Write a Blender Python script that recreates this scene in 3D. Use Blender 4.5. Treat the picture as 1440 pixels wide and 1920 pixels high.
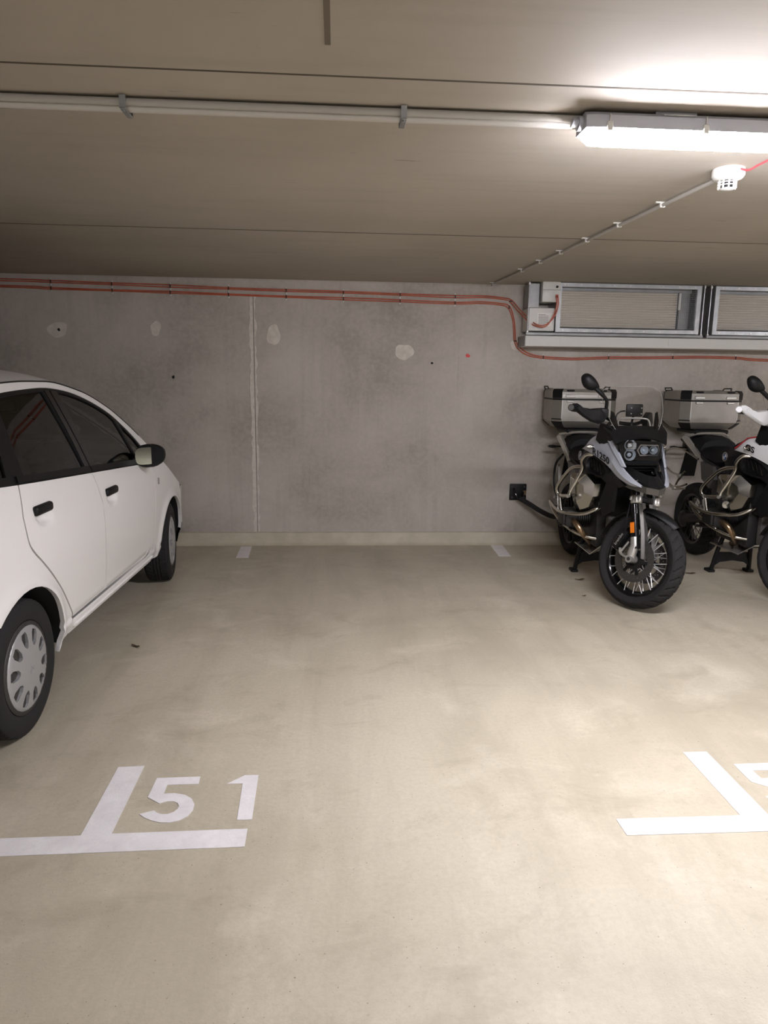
import bpy, bmesh, math, random
import numpy as np
from mathutils import Matrix, Vector, geometry

for _o in list(bpy.data.objects):
    bpy.data.objects.remove(_o, do_unlink=True)
scene = bpy.context.scene
col = scene.collection
PI = math.pi

# ---------------------------------------------------------------- camera
F_PX, PITCH, YAW, ROLL = 1331.2, 0.186522, 0.0686878, 0.0134455
def _cam():
    f = Vector((math.sin(YAW)*math.cos(PITCH), math.cos(YAW)*math.cos(PITCH), -math.sin(PITCH)))
    r = Vector((math.cos(YAW), -math.sin(YAW), 0)); u = r.cross(f)
    r2 = math.cos(ROLL)*r + math.sin(ROLL)*u
    u2 = -math.sin(ROLL)*r + math.cos(ROLL)*u
    m = Matrix(((r2.x, u2.x, -f.x, 0), (r2.y, u2.y, -f.y, 0), (r2.z, u2.z, -f.z, 1.5), (0, 0, 0, 1)))
    cd = bpy.data.cameras.new('camera'); c = bpy.data.objects.new('camera', cd)
    cd.sensor_fit = 'VERTICAL'; cd.sensor_height = 36; cd.sensor_width = 27
    cd.lens = F_PX*36/1920; cd.clip_start = .05
    c.matrix_world = m; col.objects.link(c); scene.camera = c
_cam()

# ---------------------------------------------------------------- world, exposure, lamp strengths
w = bpy.data.worlds.new('world'); scene.world = w; w.use_nodes = True
w.node_tree.nodes['Background'].inputs[0].default_value = (.5, .5, .5, 1)
w.node_tree.nodes['Background'].inputs[1].default_value = 0.02
vs = scene.view_settings
vs.view_transform = 'Standard'; vs.look = 'None'; vs.gamma = 1; vs.use_curve_mapping = False
vs.exposure = 0.15
LAMP_STRENGTH = 222.0
# every luminaire of the garage: x of its left end, y of its front side, label (the first one is in the picture)
LAMPS = [
    (0.755, 2.275, 'lit linear ceiling light joined to the grey conduit'),
    (-0.3, -3.2, 'ceiling light over the driving aisle behind the numbered bay'),
    (6.2, 2.275, 'ceiling light farther along the conduit beyond the motorcycles'),
    (6.8, -4.2, 'ceiling light over the driving aisle behind the motorcycles'),
]

# ---------------------------------------------------------------- materials
def lin(c):
    return tuple((v/255/12.92 if v/255 <= .04045 else ((v/255+.055)/1.055)**2.4) for v in c) + (1,)
def mat(name, c, rough=.5, metal=0, bump=0, bscale=200, var=0, vscale=6, spec=None, coat=0, emit=0):
    m = bpy.data.materials.new(name); m.use_nodes = True
    nt = m.node_tree; b = nt.nodes['Principled BSDF']
    b.inputs['Base Color'].default_value = lin(c); b.inputs['Roughness'].default_value = rough
    b.inputs['Metallic'].default_value = metal
    if spec is not None: b.inputs['Specular IOR Level'].default_value = spec
    if coat: b.inputs['Coat Weight'].default_value = coat; b.inputs['Coat Roughness'].default_value = .05
    if emit:
        b.inputs['Emission Color'].default_value = (1, .985, 1.07, 1); b.inputs['Emission Strength'].default_value = emit
    if var or bump:
        tc = nt.nodes.new('ShaderNodeTexCoord')
    if var:
        n = nt.nodes.new('ShaderNodeTexNoise'); n.inputs['Scale'].default_value = vscale; n.inputs['Detail'].default_value = 6
        nt.links.new(tc.outputs['Object'], n.inputs['Vector'])
        r = nt.nodes.new('ShaderNodeValToRGB')
        a = lin([max(0, v-var) for v in c]); d = lin([min(255, v+var) for v in c])
        r.color_ramp.elements[0].color = a; r.color_ramp.elements[1].color = d
        r.color_ramp.elements[0].position = .35; r.color_ramp.elements[1].position = .65
        nt.links.new(n.outputs['Fac'], r.inputs['Fac']); nt.links.new(r.outputs['Color'], b.inputs['Base Color'])
    if bump:
        n2 = nt.nodes.new('ShaderNodeTexNoise'); n2.inputs['Scale'].default_value = bscale; n2.inputs['Detail'].default_value = 3
        nt.links.new(tc.outputs['Object'], n2.inputs['Vector'])
        bp = nt.nodes.new('ShaderNodeBump'); bp.inputs['Strength'].default_value = bump; bp.inputs['Distance'].default_value = .002
        nt.links.new(n2.outputs['Fac'], bp.inputs['Height']); nt.links.new(bp.outputs['Normal'], b.inputs['Normal'])
    return m
def glass(name, tint, ior=1.5, refl=1.0):
    m = bpy.data.materials.new(name); m.use_nodes = True; nt = m.node_tree
    nt.nodes.remove(nt.nodes['Principled BSDF']); out = nt.nodes['Material Output']
    t = nt.nodes.new('ShaderNodeBsdfTransparent'); t.inputs[0].default_value = lin(tint)
    g = nt.nodes.new('ShaderNodeBsdfGlossy'); g.inputs['Roughness'].default_value = .02
    g.inputs[0].default_value = (refl, refl, refl, 1)
    fr = nt.nodes.new('ShaderNodeFresnel'); fr.inputs[0].default_value = ior
    mx = nt.nodes.new('ShaderNodeMixShader')
    nt.links.new(fr.outputs[0], mx.inputs[0]); nt.links.new(t.outputs[0], mx.inputs[1]); nt.links.new(g.outputs[0], mx.inputs[2])
    nt.links.new(mx.outputs[0], out.inputs[0]); return m

class NT:
    """tiny node helper for the surface materials"""
    def __init__(s, name, rough):
        s.m = bpy.data.materials.new(name); s.m.use_nodes = True; s.nt = s.m.node_tree
        s.b = s.nt.nodes['Principled BSDF']; s.b.inputs['Roughness'].default_value = rough
        s.tc = s.nt.nodes.new('ShaderNodeTexCoord')
    def link(s, a, b): s.nt.links.new(a, b)
    def vec(s, scale=(1, 1, 1), loc=(0, 0, 0), rot=(0, 0, 0)):
        n = s.nt.nodes.new('ShaderNodeMapping'); n.inputs['Scale'].default_value = scale
        n.inputs['Location'].default_value = loc; n.inputs['Rotation'].default_value = rot
        s.link(s.tc.outputs['Object'], n.inputs['Vector']); return n.outputs[0]
    def noise(s, vec, scale, detail=6, rough=.55, dist=0):
        n = s.nt.nodes.new('ShaderNodeTexNoise'); n.inputs['Scale'].default_value = scale
        n.inputs['Detail'].default_value = detail; n.inputs['Roughness'].default_value = rough
        n.inputs['Distortion'].default_value = dist
        s.link(vec, n.inputs['Vector']); return n.outputs['Fac']
    def ramp(s, fac, stops):
        r = s.nt.nodes.new('ShaderNodeValToRGB'); e = r.color_ramp.elements
        while len(e) < len(stops): e.new(.5)
        for k, (p, c) in enumerate(stops):
            e[k].position = p; e[k].color = c if len(c) == 4 else lin(c)
        s.link(fac, r.inputs['Fac']); return r.outputs['Color']
    def mix(s, fac, a, b, mode='MIX'):
        n = s.nt.nodes.new('ShaderNodeMix'); n.data_type = 'RGBA'; n.blend_type = mode
        if isinstance(fac, (int, float)): n.inputs[0].default_value = fac
        else: s.link(fac, n.inputs[0])
        for sock, v in ((n.inputs[6], a), (n.inputs[7], b)):
            if isinstance(v, tuple): sock.default_value = v
            else: s.link(v, sock)
        return n.outputs[2]
    def mask(s, fac, lo, hi, amt=1.0):
        n = s.nt.nodes.new('ShaderNodeMapRange'); n.inputs[1].default_value = lo; n.inputs[2].default_value = hi
        n.inputs[4].default_value = amt; s.link(fac, n.inputs[0]); return n.outputs[0]
    def mul(s, a, b):
        n = s.nt.nodes.new('ShaderNodeMath'); n.operation = 'MULTIPLY'; s.link(a, n.inputs[0])
        if isinstance(b, float): n.inputs[1].default_value = b
        else: s.link(b, n.inputs[1])
        return n.outputs[0]
    def bump(s, h, strength, dist=.002):
        n = s.nt.nodes.new('ShaderNodeBump'); n.inputs['Strength'].default_value = strength; n.inputs['Distance'].default_value = dist
        s.link(h, n.inputs['Height']); s.link(n.outputs[0], s.b.inputs['Normal'])
    def done(s, colr): s.link(colr, s.b.inputs['Base Color']); return s.m

def concrete_wall():
    n = NT('wall_concrete', .75)
    v = n.vec()
    big = n.noise(v, 1.1, 7, .62, .3)
    c = n.ramp(big, [(.32, (150, 143, 133)), (.5, (174, 166, 156)), (.68, (188, 180, 171))])
    st = n.noise(n.vec((9, 9, .35)), 2.2, 5, .6)                       # vertical streaks of the formwork
    c = n.mix(n.mask(st, .52, .76, .22), c, lin((140, 133, 124)))
    st2 = n.noise(n.vec((22, 22, .5), (3, 0, 1)), 2.0, 3, .5)
    c = n.mix(n.mask(st2, .66, .74, .20), c, lin((118, 112, 104)))
    fine = n.noise(v, 26, 6, .65)
    c = n.mix(n.mask(fine, .42, .75, .32), c, lin((202, 194, 183)))
    pits = n.noise(v, 70, 2, .5)
    c = n.mix(n.mask(pits, .72, .78, .5), c, lin((95, 90, 82)))
    n.bump(fine, .18)
    return n.done(c)
def concrete_ceiling():
    n = NT('ceiling_concrete', .8)
    v = n.vec()
    big = n.noise(v, .7, 5, .55)
    c = n.ramp(big, [(.3, (164, 156, 143)), (.7, (184, 176, 163))])
    st = n.noise(n.vec((.5, 5, 5)), 2.0, 5, .6)
    c = n.mix(n.mask(st, .5, .72, .25), c, lin((146, 138, 124)))
    fine = n.noise(v, 18, 6, .65)
    c = n.mix(n.mask(fine, .45, .8, .2), c, lin((186, 178, 165)))
    pits = n.noise(n.vec((.35, 1.6, 1)), 14, 3, .5)
    c = n.mix(n.mask(pits, .72, .78, .5), c, lin((110, 103, 92)))
    n.bump(fine, .12)
    return n.done(c)
def floor_coating():
    n = NT('floor_coating', .48)
    v = n.vec()
    big = n.noise(v, .55, 5, .6, .4)
    c = n.ramp(big, [(.32, (166, 157, 138)), (.5, (186, 177, 157)), (.68, (196, 187, 168))])
    tr = n.noise(n.vec((2.4, .38, 1)), 1.5, 6, .65, .5)                # drive tracks run into the bay
    c = n.mix(n.mask(tr, .46, .70, .50), c, lin((152, 143, 125)))
    tr2 = n.noise(n.vec((7, .9, 1), (4, 1, 0), (0, 0, .3)), 1.3, 5, .7)
    c = n.mix(n.mask(tr2, .58, .74, .13), c, lin((140, 131, 114)))
    pale = n.noise(n.vec((1, 1, 1), (7, 3, 0)), 2.3, 6, .65, .6)
    c = n.mix(n.mask(pale, .53, .72, .6), c, lin((208, 199, 181)))
    smear = n.noise(n.vec((1, 1.5, 1), (1, 9, 0), (0, 0, -.25)), 2.6, 8, .72, .5)
    c = n.mix(n.mask(smear, .53, .70, .50), c, lin((146, 136, 116)))
    fine = n.noise(v, 55, 5, .7)
    c = n.mix(n.mask(fine, .40, .75, .42), c, lin((158, 149, 130)))
    dots = n.noise(v, 120, 1, .5)
    c = n.mix(n.mask(dots, .74, .78, .75), c, lin((88, 80, 68)))
    n.bump(n.noise(v, 130, 4, .65), .55)
    rr = n.mask(pale, .3, .7, .15)
    return n.done(c)
def road_paint():
    n = NT('road_paint', .55)
    v = n.vec()
    c = n.ramp(n.noise(v, 9, 6, .7), [(.35, (212, 208, 208)), (.65, (228, 225, 224))])
    sp = n.noise(v, 85, 4, .7)
    c = n.mix(n.mask(sp, .62, .78, .55), c, lin((170, 163, 152)))
    n.bump(n.noise(v, 190, 3, .6), .4)
    return n.done(c)
def chipped_white():
    n = NT('joint_mortar', .8)
    c = n.ramp(n.noise(n.vec(), 30, 6, .7), [(.35, (192, 185, 174)), (.65, (212, 205, 195))])
    return n.done(c)

M = dict(
    wall=concrete_wall(), ceil=concrete_ceiling(), floor=floor_coating(), paint=road_paint(), mortar=chipped_white(),
    patch=mat('filler_patch', (206, 199, 188), .85, var=8, vscale=20, bump=.2),
    hole=mat('hole_black', (22, 20, 18), .9),
    reddot=mat('red_spray', (214, 84, 84), .7),
    base=mat('skirting_paint', (182, 174, 153), .55, var=7, vscale=8, bump=.1),
    pvc=mat('grey_pvc', (176, 172, 164), .5),
    pvcl=mat('light_pvc', (196, 192, 184), .45),
    lampbody=mat('lamp_housing', (188, 190, 198), .45),
    diffuser=mat('lamp_diffuser', (255, 252, 245), .5, emit=LAMP_STRENGTH),
    white_plastic=mat('white_plastic', (206, 204, 197), .4),
    orange=mat('red_cable', (182, 92, 66), .5, var=10, vscale=8),
    clipmetal=mat('clip_dark', (40, 36, 32), .5, .3),
    zinc=mat('galvanised', (176, 178, 178), .38, .75, var=10, vscale=14),
    zincd=mat('galvanised_dull', (150, 151, 150), .5, .6, var=8, vscale=9),
    lamella=mat('lamella', (206, 198, 184), .55),
    paper=mat('paper', (226, 224, 218), .8), ink=mat('ink', (120, 118, 112), .8),
    ventpaint=mat('vent_paint', (208, 206, 200), .5),
    carwhite=mat('car_white', (234, 232, 229), .32, coat=.6),
    blackpl=mat('black_plastic', (16, 16, 17), .5, spec=.3),
    blackgl=mat('black_gloss', (12, 12, 13), .18),
    dark=mat('dark_void', (9, 9, 9), .95),
    cloth=mat('seat_cloth', (42, 42, 44), .9, bump=.2, bscale=400),
    rubber=mat('tyre_rubber', (34, 33, 33), .8, spec=.3, bump=.15, bscale=300),
    hub=mat('hubcap_silver', (172, 172, 172), .38, .45),
    steeld=mat('steel_dark', (70, 68, 66), .5, .6),
    mirror=mat('mirror_glass', (168, 174, 170), .015, 1.0),
    carglass=glass('car_glass', (146, 150, 146), 1.45),
    clear=glass('clear_screen', (250, 250, 249), 1.16),
    lensglass=glass('lens_glass', (225, 228, 230), 1.5),
    tube=mat('steel_tube', (200, 196, 187), .2, 1),
    alu=mat('alu_case', (158, 154, 146), .42, .7, var=8, vscale=5),
    alub=mat('alu_bright', (204, 202, 196), .32, .8),
    shroud=mat('alu_shroud', (200, 197, 190), .22, 1),
    engine=mat('engine_dark', (44, 43, 42), .5, .4),
    enginel=mat('engine_grey', (104, 101, 97), .45, .6),
    header=mat('heat_tinted_steel', (172, 146, 116), .28, .95),
    seat=mat('seat_vinyl', (15, 15, 18), .6, spec=.3, bump=.15, bscale=300),
    greyp=mat('grey_paint', (168, 172, 180), .3, .15, coat=.5),
    whitep=mat('white_paint', (222, 222, 222), .3, coat=.5),
    redp=mat('red_trim', (176, 40, 40), .4),
    reflector=mat('amber_reflector', (224, 120, 24), .3),
    chrome=mat('chrome', (210, 210, 210), .12, 1),
    spoke=mat('spoke_steel', (222, 222, 222), .3, .6),
    disc=mat('disc_steel', (96, 94, 92), .35, .85),
    blue=mat('badge_blue', (40, 84, 150), .3),
    lampsilver=mat('lamp_silver', (226, 228, 230), .2, .45),
    slotmark=mat('slot_stain', (112, 103, 88), .9),
    screenedge=mat('screen_edge', (150, 148, 142), .3),
    leaf=mat('dry_leaf', (70, 56, 38), .9),
    sleeve=mat('black_fabric_sleeve', (22, 21, 21), .85, bump=.3, bscale=250),
)

def led_cover(m):
    # the LED board faces down, so the cover is brightest underneath and weaker on its flanks
    nt = m.node_tree; b = nt.nodes['Principled BSDF']
    ge = nt.nodes.new('ShaderNodeNewGeometry'); sx = nt.nodes.new('ShaderNodeSeparateXYZ'); nt.links.new(ge.outputs['Normal'], sx.inputs[0])
    mr = nt.nodes.new('ShaderNodeMapRange'); mr.inputs[1].default_value = 0; mr.inputs[2].default_value = -1
    mr.inputs[3].default_value = LAMP_STRENGTH*.62; mr.inputs[4].default_value = LAMP_STRENGTH*.88
    nt.links.new(sx.outputs[2], mr.inputs[0]); nt.links.new(mr.outputs[0], b.inputs['Emission Strength'])
led_cover(M['diffuser'])

# ---------------------------------------------------------------- geometry helpers
def rotm(a, b=None):
    return a
class G:
    def __init__(s): s.V = []; s.F = []
    def add(s, V, F):
        o = len(s.V); s.V += [tuple(map(float, v)) for v in V]; s.F += [tuple(i+o for i in f) for f in F]; return s
    def box(s, c, d, Mx=None):
        x, y, z = [v/2 for v in d]
        V = [Vector((a*x, b*y, e*z)) for a in (-1, 1) for b in (-1, 1) for e in (-1, 1)]
        if Mx is not None: V = [Mx @ v for v in V]
        V = [v + Vector(c) for v in V]
        return s.add(V, [(0, 1, 3, 2), (4, 6, 7, 5), (0, 4, 5, 1), (2, 3, 7, 6), (0, 2, 6, 4), (1, 5, 7, 3)])
    def rbox(s, c, d, bev=.01, seg=2, Mx=None):
        bm = bmesh.new(); bmesh.ops.create_cube(bm, size=1)
        for v in bm.verts: v.co = Vector((v.co.x*d[0], v.co.y*d[1], v.co.z*d[2]))
        bmesh.ops.bevel(bm, geom=bm.edges[:], offset=bev, segments=seg, affect='EDGES', profile=.5)
        bm.verts.index_update()
        V = [v.co.copy() for v in bm.verts]
        if Mx is not None: V = [Mx @ v for v in V]
        V = [v + Vector(c) for v in V]
        F = [tuple(v.index for v in f.verts) for f in bm.faces]; bm.free()
        return s.add(V, F)
    def tube(s, path, r, n=10, closed=False, cap=True):
        P = [Vector(p) for p in path]; m = len(P); rs = r if isinstance(r, (list, tuple)) else [r]*m
        T = []
        for i in range(m):
            a = P[i-1] if (i > 0 or closed) else P[i]; b = P[(i+1) % m] if (i < m-1 or closed) else P[i]
            T.append((b-a).normalized())
        up = Vector((0, 0, 1)) if abs(T[0].z) < .9 else Vector((1, 0, 0))
        N = (up - T[0]*up.dot(T[0])).normalized(); V = []
        for i in range(m):
            if i: N = (N - T[i]*N.dot(T[i])).normalized()
            Bn = T[i].cross(N)
            V += [P[i] + rs[i]*(math.cos(2*PI*k/n)*N + math.sin(2*PI*k/n)*Bn) for k in range(n)]
        F = []
        for i in range(m if closed else m-1):
            j = (i+1) % m
            F += [(i*n+k, i*n+(k+1) % n, j*n+(k+1) % n, j*n+k) for k in range(n)]
        if cap and not closed:
            F += [tuple(range(n-1, -1, -1)), tuple((m-1)*n+k for k in range(n))]
        return s.add(V, F)
    def lathe(s, prof, n=32, Mx=None, closed=False):
        V = []
        for r, h in prof:
            V += [Vector((r*math.cos(2*PI*k/n), r*math.sin(2*PI*k/n), h)) for k in range(n)]
        if Mx is not None: V = [Mx @ v for v in V]
        m = len(prof); F = []
        for i in range(m if closed else m-1):
            j = (i+1) % m
            F += [(i*n+k, i*n+(k+1) % n, j*n+(k+1) % n, j*n+k) for k in range(n)]
        if not closed:
            if prof[0][0] > 1e-6: F.append(tuple(range(n-1, -1, -1)))
            if prof[-1][0] > 1e-6: F.append(tuple((m-1)*n+k for k in range(n)))
        return s.add(V, F)
    def cyl(s, a, b, r, n=16, r2=None):
        return s.tube([a, b], [r, r if r2 is None else r2], n)
    def prism(s, poly, t, Mx=None):
        n = len(poly); V = [Vector((x, y, 0)) for x, y in poly] + [Vector((x, y, t)) for x, y in poly]
        if Mx is not None: V = [Mx @ v for v in V]
        F = [tuple(range(n-1, -1, -1)), tuple(range(n, 2*n))] + [(i, (i+1) % n, n+(i+1) % n, n+i) for i in range(n)]
        return s.add(V, F)
    def loft(s, secs, cap=True, closed=True):
        n = len(secs[0]); V = [p for q in secs for p in q]; F = []
        for i in range(len(secs)-1):
            for k in range(n if closed else n-1):
                F.append((i*n+k, i*n+(k+1) % n, (i+1)*n+(k+1) % n, (i+1)*n+k))
        if cap and closed: F += [tuple(range(n-1, -1, -1)), tuple((len(secs)-1)*n+k for k in range(n))]
        return s.add(V, F)
    def poly3(s, pts, thick):
        """a closed 3-D outline filled as a fan and thickened along 'thick' (a vector)"""
        n = len(pts); c = sum((Vector(p) for p in pts), Vector())/n; t = Vector(thick)
        V = [Vector(p) for p in pts] + [c] + [Vector(p)+t for p in pts] + [c+t]
        F = [(i, (i+1) % n, n) for i in range(n)] + [(n+1+(i+1) % n, n+1+i, 2*n+1) for i in range(n)]
        F += [(i, n+1+i, n+1+(i+1) % n, (i+1) % n) for i in range(n)]
        return s.add(V, F)
    def xf(s, fn): s.V = [tuple(fn(Vector(v))) for v in s.V]; return s
    def mirrored(s):
        g = G(); g.V = [(-x, y, z) for x, y, z in s.V]; g.F = [tuple(reversed(f)) for f in s.F]; return g
    def mesh(s, name, ang=35, fix=True):
        me = bpy.data.meshes.new(name); me.from_pydata(s.V, [], s.F)
        if fix:
            bm = bmesh.new(); bm.from_mesh(me); bmesh.ops.recalc_face_normals(bm, faces=bm.faces[:]); bm.to_mesh(me); bm.free()
        if ang:
            me.shade_smooth(); me.set_sharp_from_angle(angle=math.radians(ang))
        return me
    def obj(s, name, m, parent=None, ang=35, loc=None, fix=True):
        return link(name, s.mesh(name, ang, fix), m, parent, loc)
def link(name, me, m, parent=None, loc=None):
    o = bpy.data.objects.new(name, me)
    if m is not None and not me.materials: me.materials.append(M[m] if isinstance(m, str) else m)
    col.objects.link(o)
    if parent is not None: o.parent = parent
    if loc is not None: o.location = loc
    return o
def tag(o, label=None, cat=None, group=None, kind=None):
    if label: o['label'] = label
    if cat: o['category'] = cat
    if group: o['group'] = group
    if kind: o['kind'] = kind
    return o
def empty(name, loc=(0, 0, 0), rz=0):
    o = bpy.data.objects.new(name, None); o.empty_display_size = .1
    o.location = loc; o.rotation_euler = (0, 0, rz); col.objects.link(o); return o
def frame(o, x, y):
    x = Vector(x).normalized(); y = Vector(y); z = x.cross(y).normalized(); y = z.cross(x)
    return Matrix(((x.x, y.x, z.x, o[0]), (x.y, y.y, z.y, o[1]), (x.z, y.z, z.z, o[2]), (0, 0, 0, 1)))
def along(a, b):
    """matrix whose local Z runs from a towards b"""
    z = (Vector(b)-Vector(a)).normalized(); u = Vector((0, 0, 1)) if abs(z.z) < .9 else Vector((1, 0, 0))
    x = u.cross(z).normalized(); y = z.cross(x)
    return Matrix(((x.x, y.x, z.x, a[0]), (x.y, y.y, z.y, a[1]), (x.z, y.z, z.z, a[2]), (0, 0, 0, 1)))
def cr(pts, k=6, closed=False):
    """Catmull-Rom through the points"""
    P = [np.array(p, float) for p in pts]; n = len(P); out = []
    for i in range(n if closed else n-1):
        p1, p2 = P[i], P[(i+1) % n]
        p0 = P[i-1] if (i > 0 or closed) else 2*p1-p2
        p3 = P[(i+2) % n] if (i+2 < n or closed) else 2*p2-p1
        for j in range(k):
            t = j/k
            out.append(tuple(.5*((2*p1) + (-p0+p2)*t + (2*p0-5*p1+4*p2-p3)*t*t + (-p0+3*p1-3*p2+p3)*t**3)))
    if not closed: out.append(tuple(P[-1]))
    return out
def spl(xs, ys):
    xs = np.array(xs, float); ys = np.array(ys, float); d = np.diff(ys)/np.diff(xs)
    m = np.empty_like(ys); m[0] = d[0]; m[-1] = d[-1]
    for i in range(1, len(xs)-1):
        m[i] = 0 if d[i-1]*d[i] <= 0 else 2*d[i-1]*d[i]/(d[i-1]+d[i])
    def f(x):
        x = np.clip(x, xs[0], xs[-1]); i = np.clip(np.searchsorted(xs, x)-1, 0, len(xs)-2)
        h = xs[i+1]-xs[i]; t = (x-xs[i])/h
        return ys[i]*(1+2*t)*(1-t)**2 + m[i]*h*t*(1-t)**2 + ys[i+1]*t*t*(3-2*t) + m[i+1]*h*t*t*(t-1)
    return f
def resample(poly, res):
    out = []
    for i in range(len(poly)):
        a = np.array(poly[i], float); b = np.array(poly[(i+1) % len(poly)], float)
        n = max(1, int(math.ceil(np.linalg.norm(b-a)/res)))
        out += [tuple(a+(b-a)*k/n) for k in range(n)]
    return out
def inside(p, poly):
    x, y = p; c = False; n = len(poly); j = n-1
    for i in range(n):
        xi, yi = poly[i]; xj, yj = poly[j]
        if (yi > y) != (yj > y) and x < (xj-xi)*(y-yi)/(yj-yi)+xi: c = not c
        j = i
    return c
def sheet(name, out, holes, lift, res, depth, m, parent=None, flip=False):
    """a curved panel: 2-D outline (with holes) triangulated and lifted to 3-D; the rim is turned in by 'depth'.
    lift(a, b) gives (point, outward normal)"""
    loops = [resample(out, res)] + [resample(h, res) for h in holes]
    pts = []; edges = []
    for L_ in loops:
        o = len(pts); pts += L_; edges += [(o+i, o+(i+1) % len(L_)) for i in range(len(L_))]
    B = np.array(pts); mn = B.min(0); mx = B.max(0)
    for a in np.arange(mn[0]+res/2, mx[0], res):
        for b in np.arange(mn[1]+res/2, mx[1], res):
            if ((B-(a, b))**2).sum(1).min() < (.45*res)**2: continue
            if inside((a, b), loops[0]) and not any(inside((a, b), h) for h in loops[1:]): pts.append((a, b))
    r = geometry.delaunay_2d_cdt([Vector(p) for p in pts], edges, [], 0, 1e-6)
    vs_, fs = r[0], r[2]; F = []
    for f in fs:
        c = sum((vs_[i] for i in f), Vector((0, 0)))/len(f)
        if inside(c, loops[0]) and not any(inside(c, h) for h in loops[1:]): F.append(tuple(f))
    V = []; N = []
    for v in vs_:
        p, n = lift(v.x, v.y); V.append(p); N.append(n)
    cnt = {}
    for f in F:
        for i in range(3):
            e = (f[i], f[(i+1) % 3]); cnt[e] = 1
    bd = [e for e in cnt if (e[1], e[0]) not in cnt]
    for a, b in bd:
        k = len(V); t = np.array(V[b])-np.array(V[a]); n = np.array(N[a]); sd = np.cross(t, n); sd = sd/(np.linalg.norm(sd)+1e-9)
        if flip: sd = -sd
        V += [V[a], V[b], tuple(np.array(V[b])-depth*np.array(N[b])), tuple(np.array(V[a])-depth*n)]; N += [tuple(sd)]*4
        F.append((k+1, k, k+3, k+2))
    if flip: F = [tuple(reversed(f)) for f in F]
    me = bpy.data.meshes.new(name); me.from_pydata([tuple(map(float, v)) for v in V], [], F)
    me.shade_smooth(); me.normals_split_custom_set_from_vertices([Vector(n).normalized() for n in N])
    return link(name, me, m, parent)
def text_mesh(name, body, size, extr=.001, bold=0.0, shear=0.0):
    cu = bpy.data.curves.new(name, 'FONT'); cu.body = body; cu.size = size; cu.extrude = extr; cu.offset = bold; cu.shear = shear
    cu.align_x = 'CENTER'; cu.align_y = 'CENTER'; cu.resolution_u = 3
    o = bpy.data.objects.new(name, cu); col.objects.link(o)
    dg = bpy.context.evaluated_depsgraph_get(); me = bpy.data.meshes.new_from_object(o.evaluated_get(dg))
    bpy.data.objects.remove(o); return me
def copy_tree(o, parent=None, swap=None):
    c = o.copy(); col.objects.link(c); c.parent = parent
    if swap and c.data is not None:
        nm = c.data.materials[0].name if c.data.materials else None
        if nm in swap:
            c.data = c.data.copy(); c.data.materials[0] = swap[nm]
    for ch in list(o.children): copy_tree(ch, c, swap)
    return c

# ================================================================ THE ROOM
WALL, CEIL = 6.343, 2.312
X0, X1, Y0 = -9.5, 9.5, -9.0
def slab(name, x0, x1, y0, y1, z0, z1, m, parent=None, bev=0):
    g = G()
    if bev: g.rbox(((x0+x1)/2, (y0+y1)/2, (z0+z1)/2), (x1-x0, y1-y0, z1-z0), bev, 1)
    else: g.box(((x0+x1)/2, (y0+y1)/2, (z0+z1)/2), (x1-x0, y1-y0, z1-z0))
    return g.obj(name, m, parent, ang=0)
fl = tag(slab('floor', X0, X1, Y0, WALL, -.2, 0, 'floor'), 'beige coated concrete garage floor with tyre marks', kind='structure')
wb = tag(slab('wall_back', X0, X1, WALL, WALL+.25, -.2, CEIL+.3, 'wall'), 'grey cast concrete wall behind the empty bay', kind='structure')
tag(slab('wall_left', X0-.25, X0, Y0, WALL, -.2, CEIL+.3, 'wall'), kind='structure')
tag(slab('wall_right', X1, X1+.25, Y0, WALL, -.2, CEIL+.3, 'wall'), kind='structure')
tag(slab('wall_front', X0, X1, Y0-.25, Y0, -.2, CEIL+.3, 'wall'), kind='structure')
ce = tag(slab('ceiling', X0, X1, Y0, WALL, CEIL+.012, CEIL+.3, 'hole'), 'concrete slab ceiling with straight panel joints', kind='structure')
# ceiling boards of the formwork: recessed joints every 2.14 m
edges = [Y0, -6.42, -4.28, -2.14, 0.0, 2.14, 4.277, WALL]
for a, b in zip(edges[:-1], edges[1:]):
    dz = .003
    slab('ceiling_panel', X0, X1, a+.005, b-.005, CEIL-.003+dz, CEIL+.012, 'ceil', ce)
for yj, wj in ((2.14, .010), (4.277, .014)): slab('ceiling_joint', X0, X1, yj-wj/2, yj+wj/2, CEIL-.0006, CEIL+.006, mat('joint_dark', (88, 80, 68), .95), ce)
slab('ceiling_slot', -.029, -.014, 1.70, 1.955, CEIL-.0008, CEIL+.002, 'slotmark', ce)
random.seed(4)
# baseboard: painted upstand with a cove at its foot
g = G(); prof = [(WALL, .115), (WALL-.018, .112), (WALL-.022, .10), (WALL-.024, .035), (WALL-.032, .014), (WALL-.052, .003), (WALL-.056, 0), (WALL, 0)]
g.loft([[(x, y, z) for y, z in prof] for x in (X0, X1)])
tag(g.obj('baseboard_back', 'base', ang=50), 'cream painted skirting along the back wall', kind='structure')
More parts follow.
